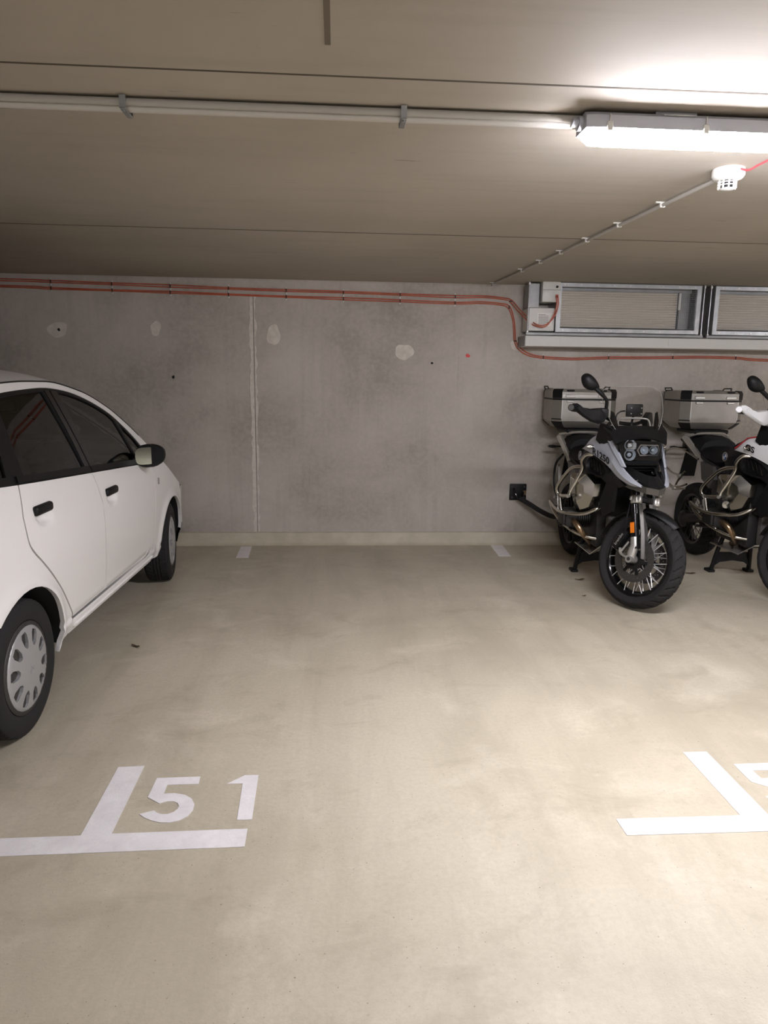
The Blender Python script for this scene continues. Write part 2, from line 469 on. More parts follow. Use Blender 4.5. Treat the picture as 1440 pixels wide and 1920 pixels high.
# vertical joint of the wall: filler strip with torn edges, thin groove, patches, tie holes
def torn(x, z0, z1, wl, wr, n, seed):
    r = random.Random(seed); L_ = []; R_ = []
    for i in range(n+1):
        z = z0+(z1-z0)*i/n
        L_.append((x-wl*(.55+.75*r.random()), z)); R_.append((x+wr*(.55+.75*r.random()), z))
    return L_ + R_[::-1]
g = G(); Mw = frame((0, WALL, 0), (1, 0, 0), (0, 0, 1))      # local z = -Y (out of the wall)
pl = torn(-.712, .12, 2.17, .030, .026, 46, 3)
n = len(pl)//2
for k in range(n-1):
    q = [pl[k], pl[k+1], pl[-2-k], pl[-1-k]]
    g.prism([q[0], q[3], q[2], q[1]], .003, Mw)
g.obj('joint_filler', 'mortar', wb, ang=0)
g = G(); g.box((-.706, WALL-.003, 1.15), (.006, .004, 2.06)); g.obj('joint_groove', mat('groove', (120, 113, 104), .9), wb, ang=0)
def blob(x, z, rx, rz, seed, m, t=.0025, name='filler_patch'):
    r = random.Random(seed); ph = [r.random()*6.28 for _ in range(4)]
    pts = []
    for k in range(28):
        a = 2*PI*k/28; q = 1+.10*math.sin(2*a+ph[0])+.07*math.sin(3*a+ph[1])+.05*math.sin(5*a+ph[2])
        pts.append((x+rx*q*math.cos(a), z+rz*q*math.sin(a)))
    g = G(); g.prism(pts, t, Mw); return g.obj(name, m, wb, ang=0)
blob(-2.346, 1.865, .075, .068, 1, 'patch'); blob(-1.532, 1.89, .042, .06, 2, 'patch')
blob(-.537, 1.852, .052, .095, 3, 'patch'); blob(.595, 1.726, .075, .072, 4, 'patch'); blob(1.60, 1.80, .06, .05, 8, 'patch')
blob(-2.335, 1.865, .012, .012, 5, 'hole', .003, 'tie_hole'); blob(-1.401, 1.484, .012, .012, 6, 'hole', .003, 'tie_hole')
blob(.842, 1.634, .010, .010, 7, 'hole', .003, 'tie_hole'); blob(1.158, 1.703, .020, .016, 9, 'reddot', .001, 'red_spray_dot')

# ================================================================ FLOOR MARKINGS
def paint(name, poly, label, cat, group=None, parent=None):
    g = G(); g.prism(poly, .0018, Matrix.Translation((0, 0, .0002)))
    o = g.obj(name, 'paint', parent, ang=0)
    return tag(o, label, cat, group) if parent is None else o
paint('bay_line', [(-.843, 2.587), (-.745, 2.592), (-.743, 2.172), (-.297, 2.178), (-.295, 2.084), (-1.75, 2.064), (-1.75, 2.156), (-.841, 2.167)],
      'white painted T-shaped bay corner beside the number 51', 'road marking')
paint('bay_line', [(1.427, 2.602), (1.527, 2.602), (1.525, 2.173), (2.05, 2.173), (2.05, 2.079), (.976, 2.082), (.974, 2.172), (1.423, 2.172)],
      'white painted T-shaped bay corner on the right below the motorcycles', 'road marking')
paint('bay_line', [(-.848, 6.256), (-.838, 5.853), (-.735, 5.853), (-.752, 6.256)][::1], 'short white bay line at the wall behind the car nose', 'road marking')
paint('bay_line', [(1.416, 6.28), (1.402, 5.876), (1.509, 5.874), (1.530, 6.28)], 'short white bay line at the wall near the first motorcycle', 'road marking')
FIVE = [(-0.675, 2.503), (-0.514, 2.506), (-0.511, 2.456), (-0.626, 2.455), (-0.625, 2.397), (-0.588, 2.4), (-0.547, 2.387), (-0.518, 2.362), (-0.502, 2.328), (-0.5, 2.293), (-0.511, 2.258), (-0.536, 2.234), (-0.566, 2.224), (-0.598, 2.226), (-0.631, 2.239), (-0.658, 2.256), (-0.681, 2.277), (-0.635, 2.296), (-0.622, 2.282), (-0.603, 2.273), (-0.583, 2.273), (-0.566, 2.283), (-0.555, 2.302), (-0.554, 2.319), (-0.563, 2.337), (-0.58, 2.348), (-0.601, 2.349), (-0.616, 2.343), (-0.626, 2.337), (-0.677, 2.377)]
paint('painted_digit', FIVE[::-1], 'white painted five between the left bay corner and the painted one', 'number')
paint('painted_digit', [(-0.407, 2.452), (-0.348, 2.452), (-0.339, 2.228), (-0.288, 2.228), (-0.295, 2.507), (-0.346, 2.508)], 'white painted one, second digit right of the whole five', 'number')
paint('painted_digit', [(x+2.262, y) for x, y in FIVE[::-1]], 'white painted five cut off by the right picture edge', 'number')

# debris
def leaf(x, y, r, a, label):
    g = G(); pts = []
    for k in range(9):
        t = k/8; pts.append((t-.5, .16*math.sin(PI*t)*(1+.3*math.sin(9*t))))
    for k in range(7, 0, -1):
        t = k/8; pts.append((t-.5, -.13*math.sin(PI*t)*(1+.4*math.cos(7*t))))
    m = len(pts); V = [(px*r, py*r, .002+.10*r*abs(math.sin(3*px+2*py))) for px, py in pts]
    V2 = [(a_, b_, c_+.002) for a_, b_, c_ in V]
    g.add(V+V2, [tuple(range(m)), tuple(range(2*m-1, m-1, -1))] + [(i, m+i, m+(i+1) % m, (i+1) % m) for i in range(m)])
    o = g.obj('dry_leaf', 'leaf', ang=0, loc=(x, y, .0)); o.rotation_euler = (0, 0, a); return tag(o, label, 'leaf')
leaf(-1.121, 3.854, .07, -.6, 'small dry leaf on the floor beside the rear door of the car')
leaf(1.753, 4.724, .035, .3, 'tiny dark curled leaf in front of the first motorcycle')
leaf(1.86, 5.13, .08, .1, 'flat dark scrap beside the centre stand of the first motorcycle')
leaf(2.81, 5.29, .09, -.3, 'dark crumpled scrap on the floor between the two motorcycles')

# ================================================================ CEILING SERVICES
def clamp(x, y, label):
    t = empty('pipe_clip', (x, y, CEIL))
    g = G(); g.rbox((0, 0, -.040), (.018, .082, .006), .002, 1); g.box((0, -.038, -.022), (.018, .006, .036)); g.box((0, .038, -.022), (.018, .006, .036))
    g.obj('strap', 'zincd', t, ang=0)
    g = G(); g.cyl((0, -.03, -.043), (0, -.03, -.047), .005, 8); g.obj('screw', 'zinc', t)
    tag(t, label, 'clip')
g = G(); g.tube([(X0+.2, 2.345, CEIL-.0155), (.765, 2.345, CEIL-.0155)], .0105, 14)
tag(g.obj('conduit_pipe', 'pvc'), 'thin grey conduit along the ceiling into the lit lamp', 'pipe')
g = G(); g.tube([(X0+.2, 2.372, CEIL-.0205), (.80, 2.372, CEIL-.0205), (5.9, 2.392, CEIL-.0205)], .0155, 16)
tag(g.obj('conduit_pipe', 'pvcl'), 'thicker pale conduit running along the ceiling beside the thin one', 'pipe')
clamp(-.628, 2.362, 'metal strap clip on the ceiling pipes above the car'); clamp(.204, 2.362, 'metal strap clip on the ceiling pipes nearest the lamp')
for k, x in enumerate((-1.46, -2.3, -3.1)): clamp(x, 2.362, ['metal strap clip on the ceiling pipes left of the one above the car', 'metal strap clip on the ceiling pipes two left of the one above the car', 'farthest metal strap clip on the ceiling pipes at left'][k])

def lamp(x0, y, label):
    t = empty('ceiling_light', (x0+.785, y+.055, CEIL)); tag(t, label, 'ceiling light', 'ceiling lights of the garage')
    L_ = 1.57; h = L_/2
    def ring(x, k=1):   # housing section, open downwards to the diffuser
        return [(x, -.055*k, -.058), (x, -.052*k, -.022), (x, -.036*k, -.010), (x, .036*k, -.010), (x, .052*k, -.022), (x, .055*k, -.058)]
    g = G(); g.loft([ring(-h, .88), ring(-h+.025), ring(h-.025), ring(h, .88)]); g.obj('housing', 'lampbody', t, ang=25)
    def dif(x, k=1, d=.037):
        return [(x, -.053*k, -.0585)] + [(x, -.053*k*math.cos(a), -.0585-d*math.sin(a)**1.35) for a in np.linspace(.12, PI-.12, 10)] + [(x, .053*k, -.0585)]
    g = G(); g.loft([dif(-h+.012, .8, .022), dif(-h+.03, .95, .036), dif(-h+.07), dif(h-.07), dif(h-.03, .95, .036), dif(h-.012, .8, .022)]); g.obj('diffuser', 'diffuser', t, ang=50)
    for x in (-.715, -.415, -.11, .19, .49, .715):
        for s in (-1, 1):
            g = G(); g.rbox((x, s*.0575, -.054), (.018, .007, .026), .002, 1); g.box((x, s*.056, -.035), (.003, .004, .03)); g.obj('clip', 'white_plastic', t, ang=0)
    for s in (-1, 1):
        g = G(); g.cyl((s*h, 0, -.034), (s*(h+.012), 0, -.034), .021, 14); g.cyl((s*(h+.012), 0, -.034), (s*(h+.03), 0, -.03), .014, 12); g.obj('cable_gland', 'lampbody', t)
    for x in (-.50, .50):
        g = G(); g.box((x, 0, -.006), (.13, .06, .010)); g.box((x, -.056, -.018), (.10, .003, .004)); g.obj('mounting_bracket', 'zinc', t, ang=0)
for a in LAMPS: lamp(*a)

# smoke detector with its conduit and clips
t = empty('smoke_detector', (1.517, 2.855, CEIL)); tag(t, 'round white smoke detector with slotted cage on the ceiling', 'smoke detector')
g = G(); g.lathe([(0, 0), (.058, 0), (.060, -.012), (.059, -.020)], 32); g.obj('base', 'white_plastic', t)
g = G(); g.lathe([(.0, -.0205), (.0605, -.0205), (.059, -.026), (.052, -.036), (.036, -.042), (0, -.042)], 32); g.obj('body', 'white_plastic', t)
g = G(); g.lathe([(0, -.070), (.026, -.070), (.028, -.073), (.020, -.077), (0, -.078)], 24); g.obj('cap', 'white_plastic', t)
for z in (-.050, -.060):
    g = G(); g.lathe([(.031, z+.0015), (.034, z+.0015), (.034, z-.0015), (.031, z-.0015)], 24, closed=True); g.obj('cage_ring', 'white_plastic', t)
for k in range(10):
    a = 2*PI*k/10; g = G(); g.box((.032*math.cos(a), .032*math.sin(a), -.056), (.005, .005, .032), Matrix.Rotation(a, 3, 'Z')); g.obj('cage_bar', 'white_plastic', t, ang=0)
g = G(); g.lathe([(0, -.042), (.02, -.042), (.02, -.069), (0, -.069)], 16); g.obj('sensor_core', 'blackpl', t)
g = G(); p0, p1 = (1.523, 2.93, CEIL-.014), (1.334, 6.28, CEIL-.014); g.tube([p0, p1], .0085, 12)
tag(g.obj('conduit_pipe', 'pvc'), 'slim grey conduit from the smoke detector to the back wall', 'pipe')
names = ['first', 'second', 'third', 'fourth', 'fifth', 'sixth', 'last']
for k, y in enumerate((3.381, 3.827, 4.243, 4.657, 5.043, 5.444, 6.218)):
    f = (y-2.93)/(6.28-2.93); x = 1.523+(1.334-1.523)*f
    t = empty('conduit_clip', (x, y, CEIL)); tag(t, names[k]+' white clip on the slim conduit counted from the smoke detector', 'clip', 'clips of the slim conduit')
    g = G(); g.rbox((0, 0, -.012), (.026, .016, .024), .003, 1); g.obj('saddle', 'white_plastic', t, ang=0)
    g = G(); g.box((-.022, 0, -.003), (.024, .014, .006)); g.obj('foot', 'white_plastic', t, ang=0)
g = G(); g.tube(cr([(1.535, 2.80, CEIL-.012), (1.55, 2.77, CEIL-.024), (1.565, 2.72, CEIL-.016), (1.59, 2.62, CEIL-.008), (1.66, 2.45, CEIL-.007)]), .004, 8)
tag(g.obj('red_wire', mat('red_wire', (196, 70, 76), .5)), 'short red wire looping from the smoke detector along the ceiling', 'cable')

# ================================================================ RED CABLES ON THE WALL
WY = WALL-.010
def run(pts, r=.0048): 
    g = G(); g.tube(cr(pts, 8), r, 8); return g.obj('red_cable', 'orange')
xs = [-9.2, -5, -2.787, -2.37, -1.9, -1.4, -.904, -.42, .063, .549, 1.029]
def up(x): return 2.2155-.0153*x if x > -3 else 2.2155+.0153*3
rr = random.Random(5)
UP = [[(x, WY, up(x)+o+rr.uniform(-.003, .003)) for x in xs] for o in (.007, -.006)]
LO = [[(x, WY, up(x)-.052+o+rr.uniform(-.003, .003)) for x in xs] for o in (.007, -.006)]
d = [0, 0]
for k, s in enumerate((1, -1)):
    o = .007*s; W2 = WY
    P = UP[k] + [(1.271, WY, 2.205+o), (1.44, WY, 2.194+o), (1.517+o, WY, 2.175+o), (1.58+o, WY-.06, 2.09+o), (1.65+o, WY-.20, 1.985+o), (1.70, WY-.26, 1.95+o), (1.765, WY-.275, 1.955+o), (1.825+o, WY-.275, 2.03), (1.850+o, WY-.275, 2.12), (1.845+o, WY-.265, 2.205)]
    tag(run(P), ['topmost red cable on the wall, ending at the left vent controller', 'second red cable from the top, ending at the left vent controller'][k], 'cable', 'red cables on the back wall')
    P = LO[k] + [(1.25, WY, 2.147+o+.008), (1.42, WY, 2.146+o), (1.50+o, WY, 2.125+o), (1.545+o, WY, 2.03), (1.562+o, WY, 1.93), (1.572+o, WY, 1.84), (1.61+o, WY, 1.775+o), (1.70+o, WY, 1.722+o), (1.832, WY, 1.699+o), (2.1, WY, 1.689+o), (2.424, WY, 1.704+o), (2.72, WY, 1.708+o), (3.012, WY, 1.715+o), (3.3, WY, 1.722+o), (3.598, WY, 1.719+o), (4.4, WY, 1.70+o), (9.2, WY, 1.70+o)]
    tag(run(P), ['third red cable from the top, dropping below the vent', 'lowest red cable, dropping below the vent'][k], 'cable', 'red cables on the back wall')
def cclip(x, z, vert, double, label):
    t = empty('cable_clip', (x, WALL, z)); tag(t, label, 'clip', 'cable clips on the back wall')
    for o in ((.0, -.052) if double else (0,)):
        g = G(); a = (.008, .007, .030) if not vert else (.030, .007, .008)
        g.rbox((0, -.0165, o), a, .002, 1); g.obj('bow', 'clipmetal', t, ang=0)
        g = G(); q = .021
        for s in (-1, 1):
            g = G(); c = (0, -.009, o+s*q) if not vert else (s*q, -.009, o)
            g.cyl((c[0], 0, c[2]), c, .006, 8)
            g.obj('screw', 'white_plastic', t)
ordn = ['leftmost', 'second', 'third', 'fourth', 'fifth', 'sixth', 'seventh', 'eighth']
for k, x in enumerate((-2.37, -1.873, -1.394, -.909, -.424, .063, .55, 1.029)):
    cclip(x, up(x), False, True, ordn[k]+' clip pair from the left holding all four red cables')
cclip(1.517, 2.172, True, False, 'cable clip where the upper red cables leave the wall')
cclip(1.505, 2.121, False, False, 'cable clip where the lower red cables turn down')
cclip(1.572, 1.835, True, False, 'cable clip on the falling red cables left of the vent ledge')
for k, (x, z) in enumerate(((1.832, 1.699), (2.424, 1.704), (3.012, 1.715), (3.598, 1.719))):
    cclip(x, z, False, False, ordn[k].replace('leftmost', 'first')+' cable clip below the vent ledge from the left')

# ================================================================ VENTILATION UNITS
def vent(x0, x1, label, controller):
    D = WALL-.25
    t = empty('ventilation_unit', ((x0+x1)/2, WALL, 1.90)); cx = (x0+x1)/2; tag(t, label, 'vent')
    z0, z1 = .005, .405; w = x1-x0; L_ = lambda x: x-cx
    # duct sides
    for a, nm in ((x0, 'duct_side'), (x1, 'duct_side')):
        g = G(); g.box((L_(a), -.118, (z0+z1)/2), (.004, .236, z1-z0)); g.obj(nm, 'zincd', t, ang=0)
    for z in (z0, z1):
        g = G(); g.box((0, -.118, z), (w, .236, .004)); g.obj('duct_sheet', 'zincd', t, ang=0)
    # flange frame
    for a in (x0, x1):
        g = G(); s = 1 if a == x0 else -1
        g.box((L_(a)+s*.017, -.243, (z0+z1)/2), (.036, .006, z1-z0)); g.box((L_(a)+s*.035, -.232, (z0+z1)/2), (.003, .026, z1-z0-.05)); g.obj('flange', 'zinc', t, ang=0)
    for z, s in ((z0, 1), (z1, -1)):
        g = G(); g.box((0, -.244, z+s*.014), (w, .006, .030)); g.box((0, -.232, z+s*.029), (w-.07, .026, .003)); g.obj('flange', 'zinc', t, ang=0)
    for k in range(9):
        for z in (z0+.014, z1-.014):
            g = G(); g.cyl((L_(x0)+.06+k*(w-.12)/8, -.246, z), (L_(x0)+.06+k*(w-.12)/8, -.251, z), .006, 6); g.obj('bolt', 'alub', t)
    # corrugated lamella block: 15 rolled ribs
    g = G(); nz = 120; h0, h1 = z0+.045, z1-.052; xa, xb = L_(x0)+.045, L_(x1)-.17
    secs = []
    for i in range(nz+1):
        z = h0+(h1-h0)*i/nz; y = -.150-.014*abs(math.sin(PI*15*i/nz))
        secs.append([(xa, y, z), (xb, y, z)])
    g.loft(secs, cap=False, closed=False); g.obj('lamella_block', 'lamella', t, ang=50)
    g = G(); g.box((xb+.062, -.140, (h0+h1)/2), (.12, .006, h1-h0)); g.obj('side_plate', 'zincd', t, ang=0)
    g = G(); g.box((xb+.012, -.166, (h0+h1)/2), (.008, .02, h1-h0)); g.obj('blade_edge', 'steeld', t, ang=0)
    g = G(); g.rbox((xb+.012, -.185, h1-.075), (.020, .014, .14), .003, 1); g.obj('fuse_link', 'white_plastic', t, ang=0)
    g = G(); g.box((0, -.148, z1-.030), (w-.08, .004, .04)); g.obj('top_plate', 'zincd', t, ang=0)
    # wire mesh over the opening
    g = G(); n1 = int((w-.08)/.0165); n2 = 21
    for k in range(n1+1):
        x = L_(x0)+.04+(w-.08)*k/n1; g.box((x, -.2395, (z0+z1)/2), (.0008, .0008, z1-z0-.06))
    for k in range(n2+1):
        z = z0+.03+(z1-z0-.06)*k/n2; g.box((0, -.2385, z), (w-.08, .0008, .0008))
    tag(g.obj('wire_mesh', 'zinc', t, ang=0), 'fine square wire mesh', kind='stuff')
    # hanger rods
    for x in ((x0-.24, x1+.03) if controller else (x0-.035, x1+.03)):
        g = G(); g.cyl((L_(x), -.235, -.03), (L_(x), -.235, .41), .005, 8); g.obj('threaded_rod', 'zinc', t)
        for z in (.0, .395):
            g = G(); g.cyl((L_(x), -.235, z-.008), (L_(x), -.235, z+.008), .011, 6); g.obj('nut', 'alub', t)
    xl = x0-.255 if controller else x0-.05
    g = G(); g.rbox(((L_(xl)+L_(x1)+.045)/2, -.235, -.014), (x1+.045-xl, .030, .024), .003, 1); g.obj('support_rail', 'zincd', t, ang=0)
    if controller:
        g = G(); g.rbox((L_(x0)-.120, -.125, .105), (.225, .21, .19), .006, 1); g.obj('motor_box', 'ventpaint', t, ang=0)
        lb = G(); lb.box((L_(x0)-.095, -.2315, .105), (.13, .002, .11)); sh = lb.obj('label_sheet', 'paper', t, ang=0)
        for k in range(7):
            ww = .06 if k in (0, 6) else .085
            q = G(); q.box((L_(x0)-.105+(ww-.085)/2, -.233, .145-.0125*k), (ww, .001, .004)); q.obj('printed_line', 'ink', sh, ang=0)
        g = G(); g.rbox((L_(x0)-.052, -.155, .330), (.155, .19, .165), .008, 2); c = g.obj('controller', 'white_plastic', t)
        g = G(); g.box((L_(x0)-.052, -.251, .345), (.15, .002, .003)); g.obj('lid_seam', 'ink', c, ang=0)
        g = G(); g.rbox((L_(x0)-.10, -.253, .332), (.04, .006, .012), .002, 1); g.obj('latch', 'ventpaint', c, ang=0)
        for z in (.37, .29):
            g = G(); g.cyl((L_(x0)-.008, -.25, z), (L_(x0)-.008, -.262, z), .010, 10); g.obj('cable_gland', 'blackpl', c)
        g = G(); g.rbox((L_(x0)-.19, -.135, .30), (.09, .17, .20), .004, 1); g.obj('side_housing', 'zincd', t, ang=0)
    return t
vent(1.857, 3.108, 'galvanised vent unit with white controller box and red cable loop', True)
vent(3.232, 4.48, 'galvanised vent unit cut off by the right picture edge', False)
t = empty('vent_ledge', (3.2, WALL, 1.78)); tag(t, 'pale sheet-metal ledge under the vent units', 'ledge')
g = G(); g.rbox((0, -.128, .0455), (3.2, .25, .087), .004, 1); g.obj('box', 'ventpaint', t, ang=0)
for x, wd in ((-1.45, .22), (-.9, .8), (.15, 1.0), (1.1, .7)):
    g = G(); g.box((x, -.2545, .048), (wd, .003, .052)); g.obj('front_plate', 'ventpaint', t, ang=0)
g = G(); g.box((-1.601, -.128, .0455), (.004, .246, .084)); g.obj('end_plate', 'zincd', t, ang=0)

# ================================================================ WALL ANCHOR AND LOCK
t = empty('wall_anchor', (1.663, WALL, .49)); tag(t, 'black square wall anchor plate with shackle beside the first motorcycle', 'anchor')
g = G(); g.rbox((0, -.010, 0), (.155, .02, .15), .006, 2); g.obj('plate', 'blackpl', t)
g = G(); g.tube(cr([(-.04, -.02, .03), (-.04, -.06, .0), (-.01, -.075, -.045), (.03, -.065, -.03), (.045, -.02, .01)], 6), .010, 10); g.obj('shackle', 'blackgl', t)
for x in (-.055, .055):
    for z in (-.05, .05):
        g = G(); g.cyl((x, -.02, z), (x, -.026, z), .009, 8); g.obj('bolt', 'steeld', t)
g = G(); g.box((.055, -.03, -.005), (.03, .012, .04)); g.obj('copper_tag', 'header', t, ang=0)
g = G(); g.tube(cr([(1.66, 6.27, .445), (1.74, 6.24, .40), (1.85, 6.17, .335), (1.94, 6.10, .305), (2.03, 5.97, .34)], 8), [.022]*33, 12)
tag(g.obj('lock_chain', 'sleeve'), 'black fabric-sleeved lock chain from the wall anchor to the motorcycle', 'chain lock')

# ================================================================ THE CAR  (local: y forward, x right, z up)
_wz = spl([.10, .20, .27, .33, .42, .55, .68, .80, .90, 1.0, 1.1, 1.2, 1.3, 1.42, 1.5, 1.62],
          [.755, .785, .800, .824, .832, .842, .845, .838, .822, .796, .756, .712, .665, .605, .560, .48])
_ty = spl([-.62, -.5, -.3, 0, .4, 1.8, 2.3, 2.6, 2.75, 2.9, 3.1], [.82, .89, .955, .985, 1, 1, .990, .976, .966, .948, .90])
RW, FW, WR = (.06, .29), (2.40, .29), .29
def S(y, z):
    s = _wz(z)*_ty(y)
    for c in (RW, FW):                                  # soft wheel-arch flares
        r = np.hypot(y-c[0], z-c[1]); s = s + .014*np.exp(-((r-.345)/.035)**2)
    for hy, hz in ((.305, .885), (1.145, .830)):        # hand recesses under the door handles
        s = s - .032*np.exp(-(((y-hy)/.058)**2+((z-hz)/.030)**2)**1.5)
    s = s - .007*np.exp(-((z-.352)/.010)**2)*(np.abs(y-1.2) < .9)
    return s
def lift_side(sgn, off=0.0):
    def f(y, z):
        e = .003; n = np.array([1, -(S(y+e, z)-S(y-e, z))/(2*e), -(S(y, z+e)-S(y, z-e))/(2*e)]); n /= np.linalg.norm(n)
        p = np.array([S(y, z), y, z]) + off*n
        return (sgn*p[0], p[1], p[2]), (sgn*n[0], n[1], n[2])
    return f
Lz = spl([-.56, -.5, -.42, -.3, -.1, .2, .505, .721, .976, 1.361, 1.636, 1.80, 1.95, 2.10, 2.28, 2.53, 2.70, 2.85, 3.05],
         [1.02, 1.10, 1.22, 1.33, 1.405, 1.44, 1.455, 1.461, 1.459, 1.403, 1.306, 1.212, 1.108, 1.0, .900, .770, .690, .650, .60])
def arcpts(c, r, a0, a1, n=18):
    return [(c[0]+r*math.cos(a), c[1]+r*math.sin(a)) for a in np.linspace(a0, a1, n)]
belt = lambda y: 1.058-.0655*y+(.0 if y > 0 else 0)
AR = .338
def make_car():
    t = empty('car', (-2.10, 2.85, 0), math.radians(-1.5))
    tag(t, 'white five-door hatchback parked nose-in beside the empty bay', 'car')
    wt = [(-.17, 1.075), (-.10, 1.25), (.0, 1.345), (.15, 1.385), (.30, 1.402), (.446, 1.413), (.662, 1.424), (.94, 1.429), (1.208, 1.402), (1.431, 1.346), (1.62, 1.272), (1.74, 1.195), (1.85, 1.105), (1.93, 1.02), (1.965, .955)]
    win_top = cr(wt, 4)
    open_ = [(-.17, belt(-.17))] + [(1.965, belt(1.965))] + win_top[::-1]
    rim = open_
    seam = [(y, float(Lz(y))-.003) for y in np.linspace(-.30, 2.06, 60)]
    for sg in (1, -1):
        ls = lift_side(sg); fl_ = sg < 0
        # ---- doors, wings, quarters, sills
        rd = [(.192, belt(.192)-.004)] + cr([(.135, .917), (.130, .816), (.160, .765), (.215, .712), (.31, .620), (.42, .500), (.505, .395), (.530, .352)], 4) + [(.952, .352)] + cr([(.972, .41), (.969, .635), (.981, .835), (.952, belt(.952)-.004)], 5)
        d1 = sheet('rear_door', rd, [], ls, .026, .02, 'carwhite', t, fl_)
        fd = [(.964, belt(.964)-.004)] + cr([(.993, .835), (.981, .635), (.984, .41), (.966, .352)], 5) + [(1.74, .345)] + cr([(1.85, .36), (1.925, .42), (1.935, .58), (1.968, .757), (1.985, .87), (1.955, belt(1.955)-.004)], 5)
        d2 = sheet('front_door', fd, [], ls, .026, .02, 'carwhite', t, fl_)
        wg = cr([(1.966, belt(1.966)-.004), (1.994, .87), (1.977, .757), (1.944, .58), (1.936, .44)], 5) + [(1.936, .27), (2.02, .262)] \
            + arcpts(FW, AR, PI*1.02, PI*.08)[0:] + [(2.742, .318), (2.742, .62), (2.70, .690)] + [(y, float(Lz(y))-.002) for y in np.linspace(2.69, 2.06, 14)] + [(2.0, 1.0)]
        sheet('front_wing', wg, [], ls, .026, .022, 'carwhite', t, fl_)
        rq = [(-.17, belt(-.17)-.002), (.182, belt(.182)-.004)] + cr([(.126, .917), (.121, .816), (.150, .760), (.207, .706), (.30, .616), (.41, .497), (.495, .392), (.522, .345)], 4) + [(.50, .27), (.43, .262)] + arcpts(RW, AR, -.06*PI, .73*PI) + [(-.36, .60), (-.36, 1.02), (-.30, 1.07)]
        sheet('rear_quarter', rq, [], ls, .026, .022, 'carwhite', t, fl_)
        sheet('sill', [(.530, .342), (.515, .27), (1.93, .262), (1.93, .41), (1.85, .35), (1.74, .336)], [], ls, .03, .05, 'carwhite', t, fl_)
        g = G(); g.tube([(sg*(float(S(y, .300))+.002), y, .300) for y in np.linspace(.56, 1.90, 16)], .009, 8); g.obj('sill_strip', 'carwhite', t)
        # white frame between window opening and roof seam
        up_ = [(-.30, 1.065), (-.17, 1.066)] + win_top + [(1.965, .95), (2.045, .985)] + seam[::-1]
        sheet('window_surround', up_, [], ls, .026, .03, 'carwhite', t, fl_)
        g = G(); g.tube([(sg*(float(S(y, Lz(y)))-.001), y, float(Lz(y))+.0005) for y in np.linspace(-.28, 1.95, 40)], .0042, 6); g.obj('roof_seam', 'blackpl', t)
        # ---- glazing
        bb = lambda y: belt(y)+.032
        def top_at(y, d): 
            a = np.array(win_top); return float(np.interp(y, a[:, 0], a[:, 1]))-d
        q0 = [(-.13, bb(-.13)), (.135, bb(.135))] + [(.27, top_at(.27, .03))] + [(y, top_at(y, .03)) for y in np.linspace(.24, -.03, 6)] + [(-.09, top_at(-.09, .03))]
        q1 = [(.270, bb(.270)), (.905, bb(.905)), (.885, top_at(.885, .018))] + [(y, top_at(y, .018)) for y in np.linspace(.83, .44, 6)] + [(.395, 1.392), (.352, 1.33), (.305, 1.19)]
        q2 = [(1.045, bb(1.045)), (1.66, bb(1.66))] + [(1.715, 1.0), (1.655, top_at(1.655, .028))] + [(y, top_at(y, .018)) for y in np.linspace(1.60, 1.055, 8)]
        q3 = [(1.735, .995), (1.90, .985), (1.915, 1.0), (1.84, top_at(1.84, .022)), (1.705, top_at(1.705, .022))]
        sheet('window_frame', open_, [q0, q1, q2, q3], lift_side(sg, -.004), .03, .03, 'blackpl', t, fl_)
        for nm, q in (('quarter_glass', q0), ('rear_door_glass', q1), ('front_door_glass', q2), ('quarter_glass', q3)):
            c_ = np.mean(np.array(q), 0); q_ = [tuple(c_+(np.array(p)-c_)*1.03) for p in q]
            sheet(nm, q_, [], lift_side(sg, -.012), .06, .003, 'carglass', t, fl_)
        # glossy pillar trims either side of the B-pillar gap
        for a, b in ((.905, .958), (.968, 1.045)):
            sheet('pillar_trim', [(a+.004, bb(a)), (b, bb(b)), (b, top_at(b, .012)), (a+.004, top_at(a, .012))], [], lift_side(sg, -.0005), .05, .01, 'blackgl', t, fl_)
        sheet('belt_moulding', [(.19, belt(.19)+.003), (.953, belt(.953)+.003), (.953, bb(.953)), (.20, bb(.20))], [], lift_side(sg, .004), .04, .012, 'blackpl', t, fl_)
        sheet('belt_moulding', [(.967, belt(.967)+.003), (1.70, belt(1.70)+.003), (1.70, bb(1.70)), (.967, bb(.967))], [], lift_side(sg, .004), .04, .012, 'blackpl', t, fl_)
        sheet('mirror_sail', [(1.70, belt(1.70)+.002), (1.955, belt(1.955)+.002), (1.90, .99), (1.725, .995)], [], lift_side(sg, .006), .03, .02, 'blackpl', t, fl_)
        # ---- handles
        for door, hy, hz in ((d1, .305, .918), (d2, 1.145, .864)):
            y_, z_ = hy, hz; x_ = float(S(y_, z_+.02))
            g = G(); g.rbox((sg*(x_+.006), y_, z_+.004), (.030, .168, .044), .0145, 3); g.obj('handle', 'blackpl', door)
        # ---- side repeater
        g = G(); x_ = float(S(2.06, .79)); g.rbox((sg*(x_+.002), 2.06, .79), (.012, .022, .045), .005, 2); g.obj('side_indicator', 'lensglass', t)
        # ---- wing mirror
        mi = G(); cx, cy, cz = .885, 1.76, 1.000
        secs = []
        for y_, k in ((-.055, .93), (-.045, 1.0), (-.01, .98), (.04, .86), (.075, .62), (.092, .30)):
            ring = []
            for j in range(22):
                a = 2*PI*j/22; c_, s_ = math.cos(a), math.sin(a)
                px = math.copysign(abs(c_)**.72, c_)*(.092 if c_ > 0 else .090); pz = math.copysign(abs(s_)**.78, s_)*.074
                if c_ > 0: pz *= 1-.16*c_
                ring.append((sg*(cx+k*px), cy+y_, cz+k*pz-.10*k*px*(-.6)))
            secs.append(ring)
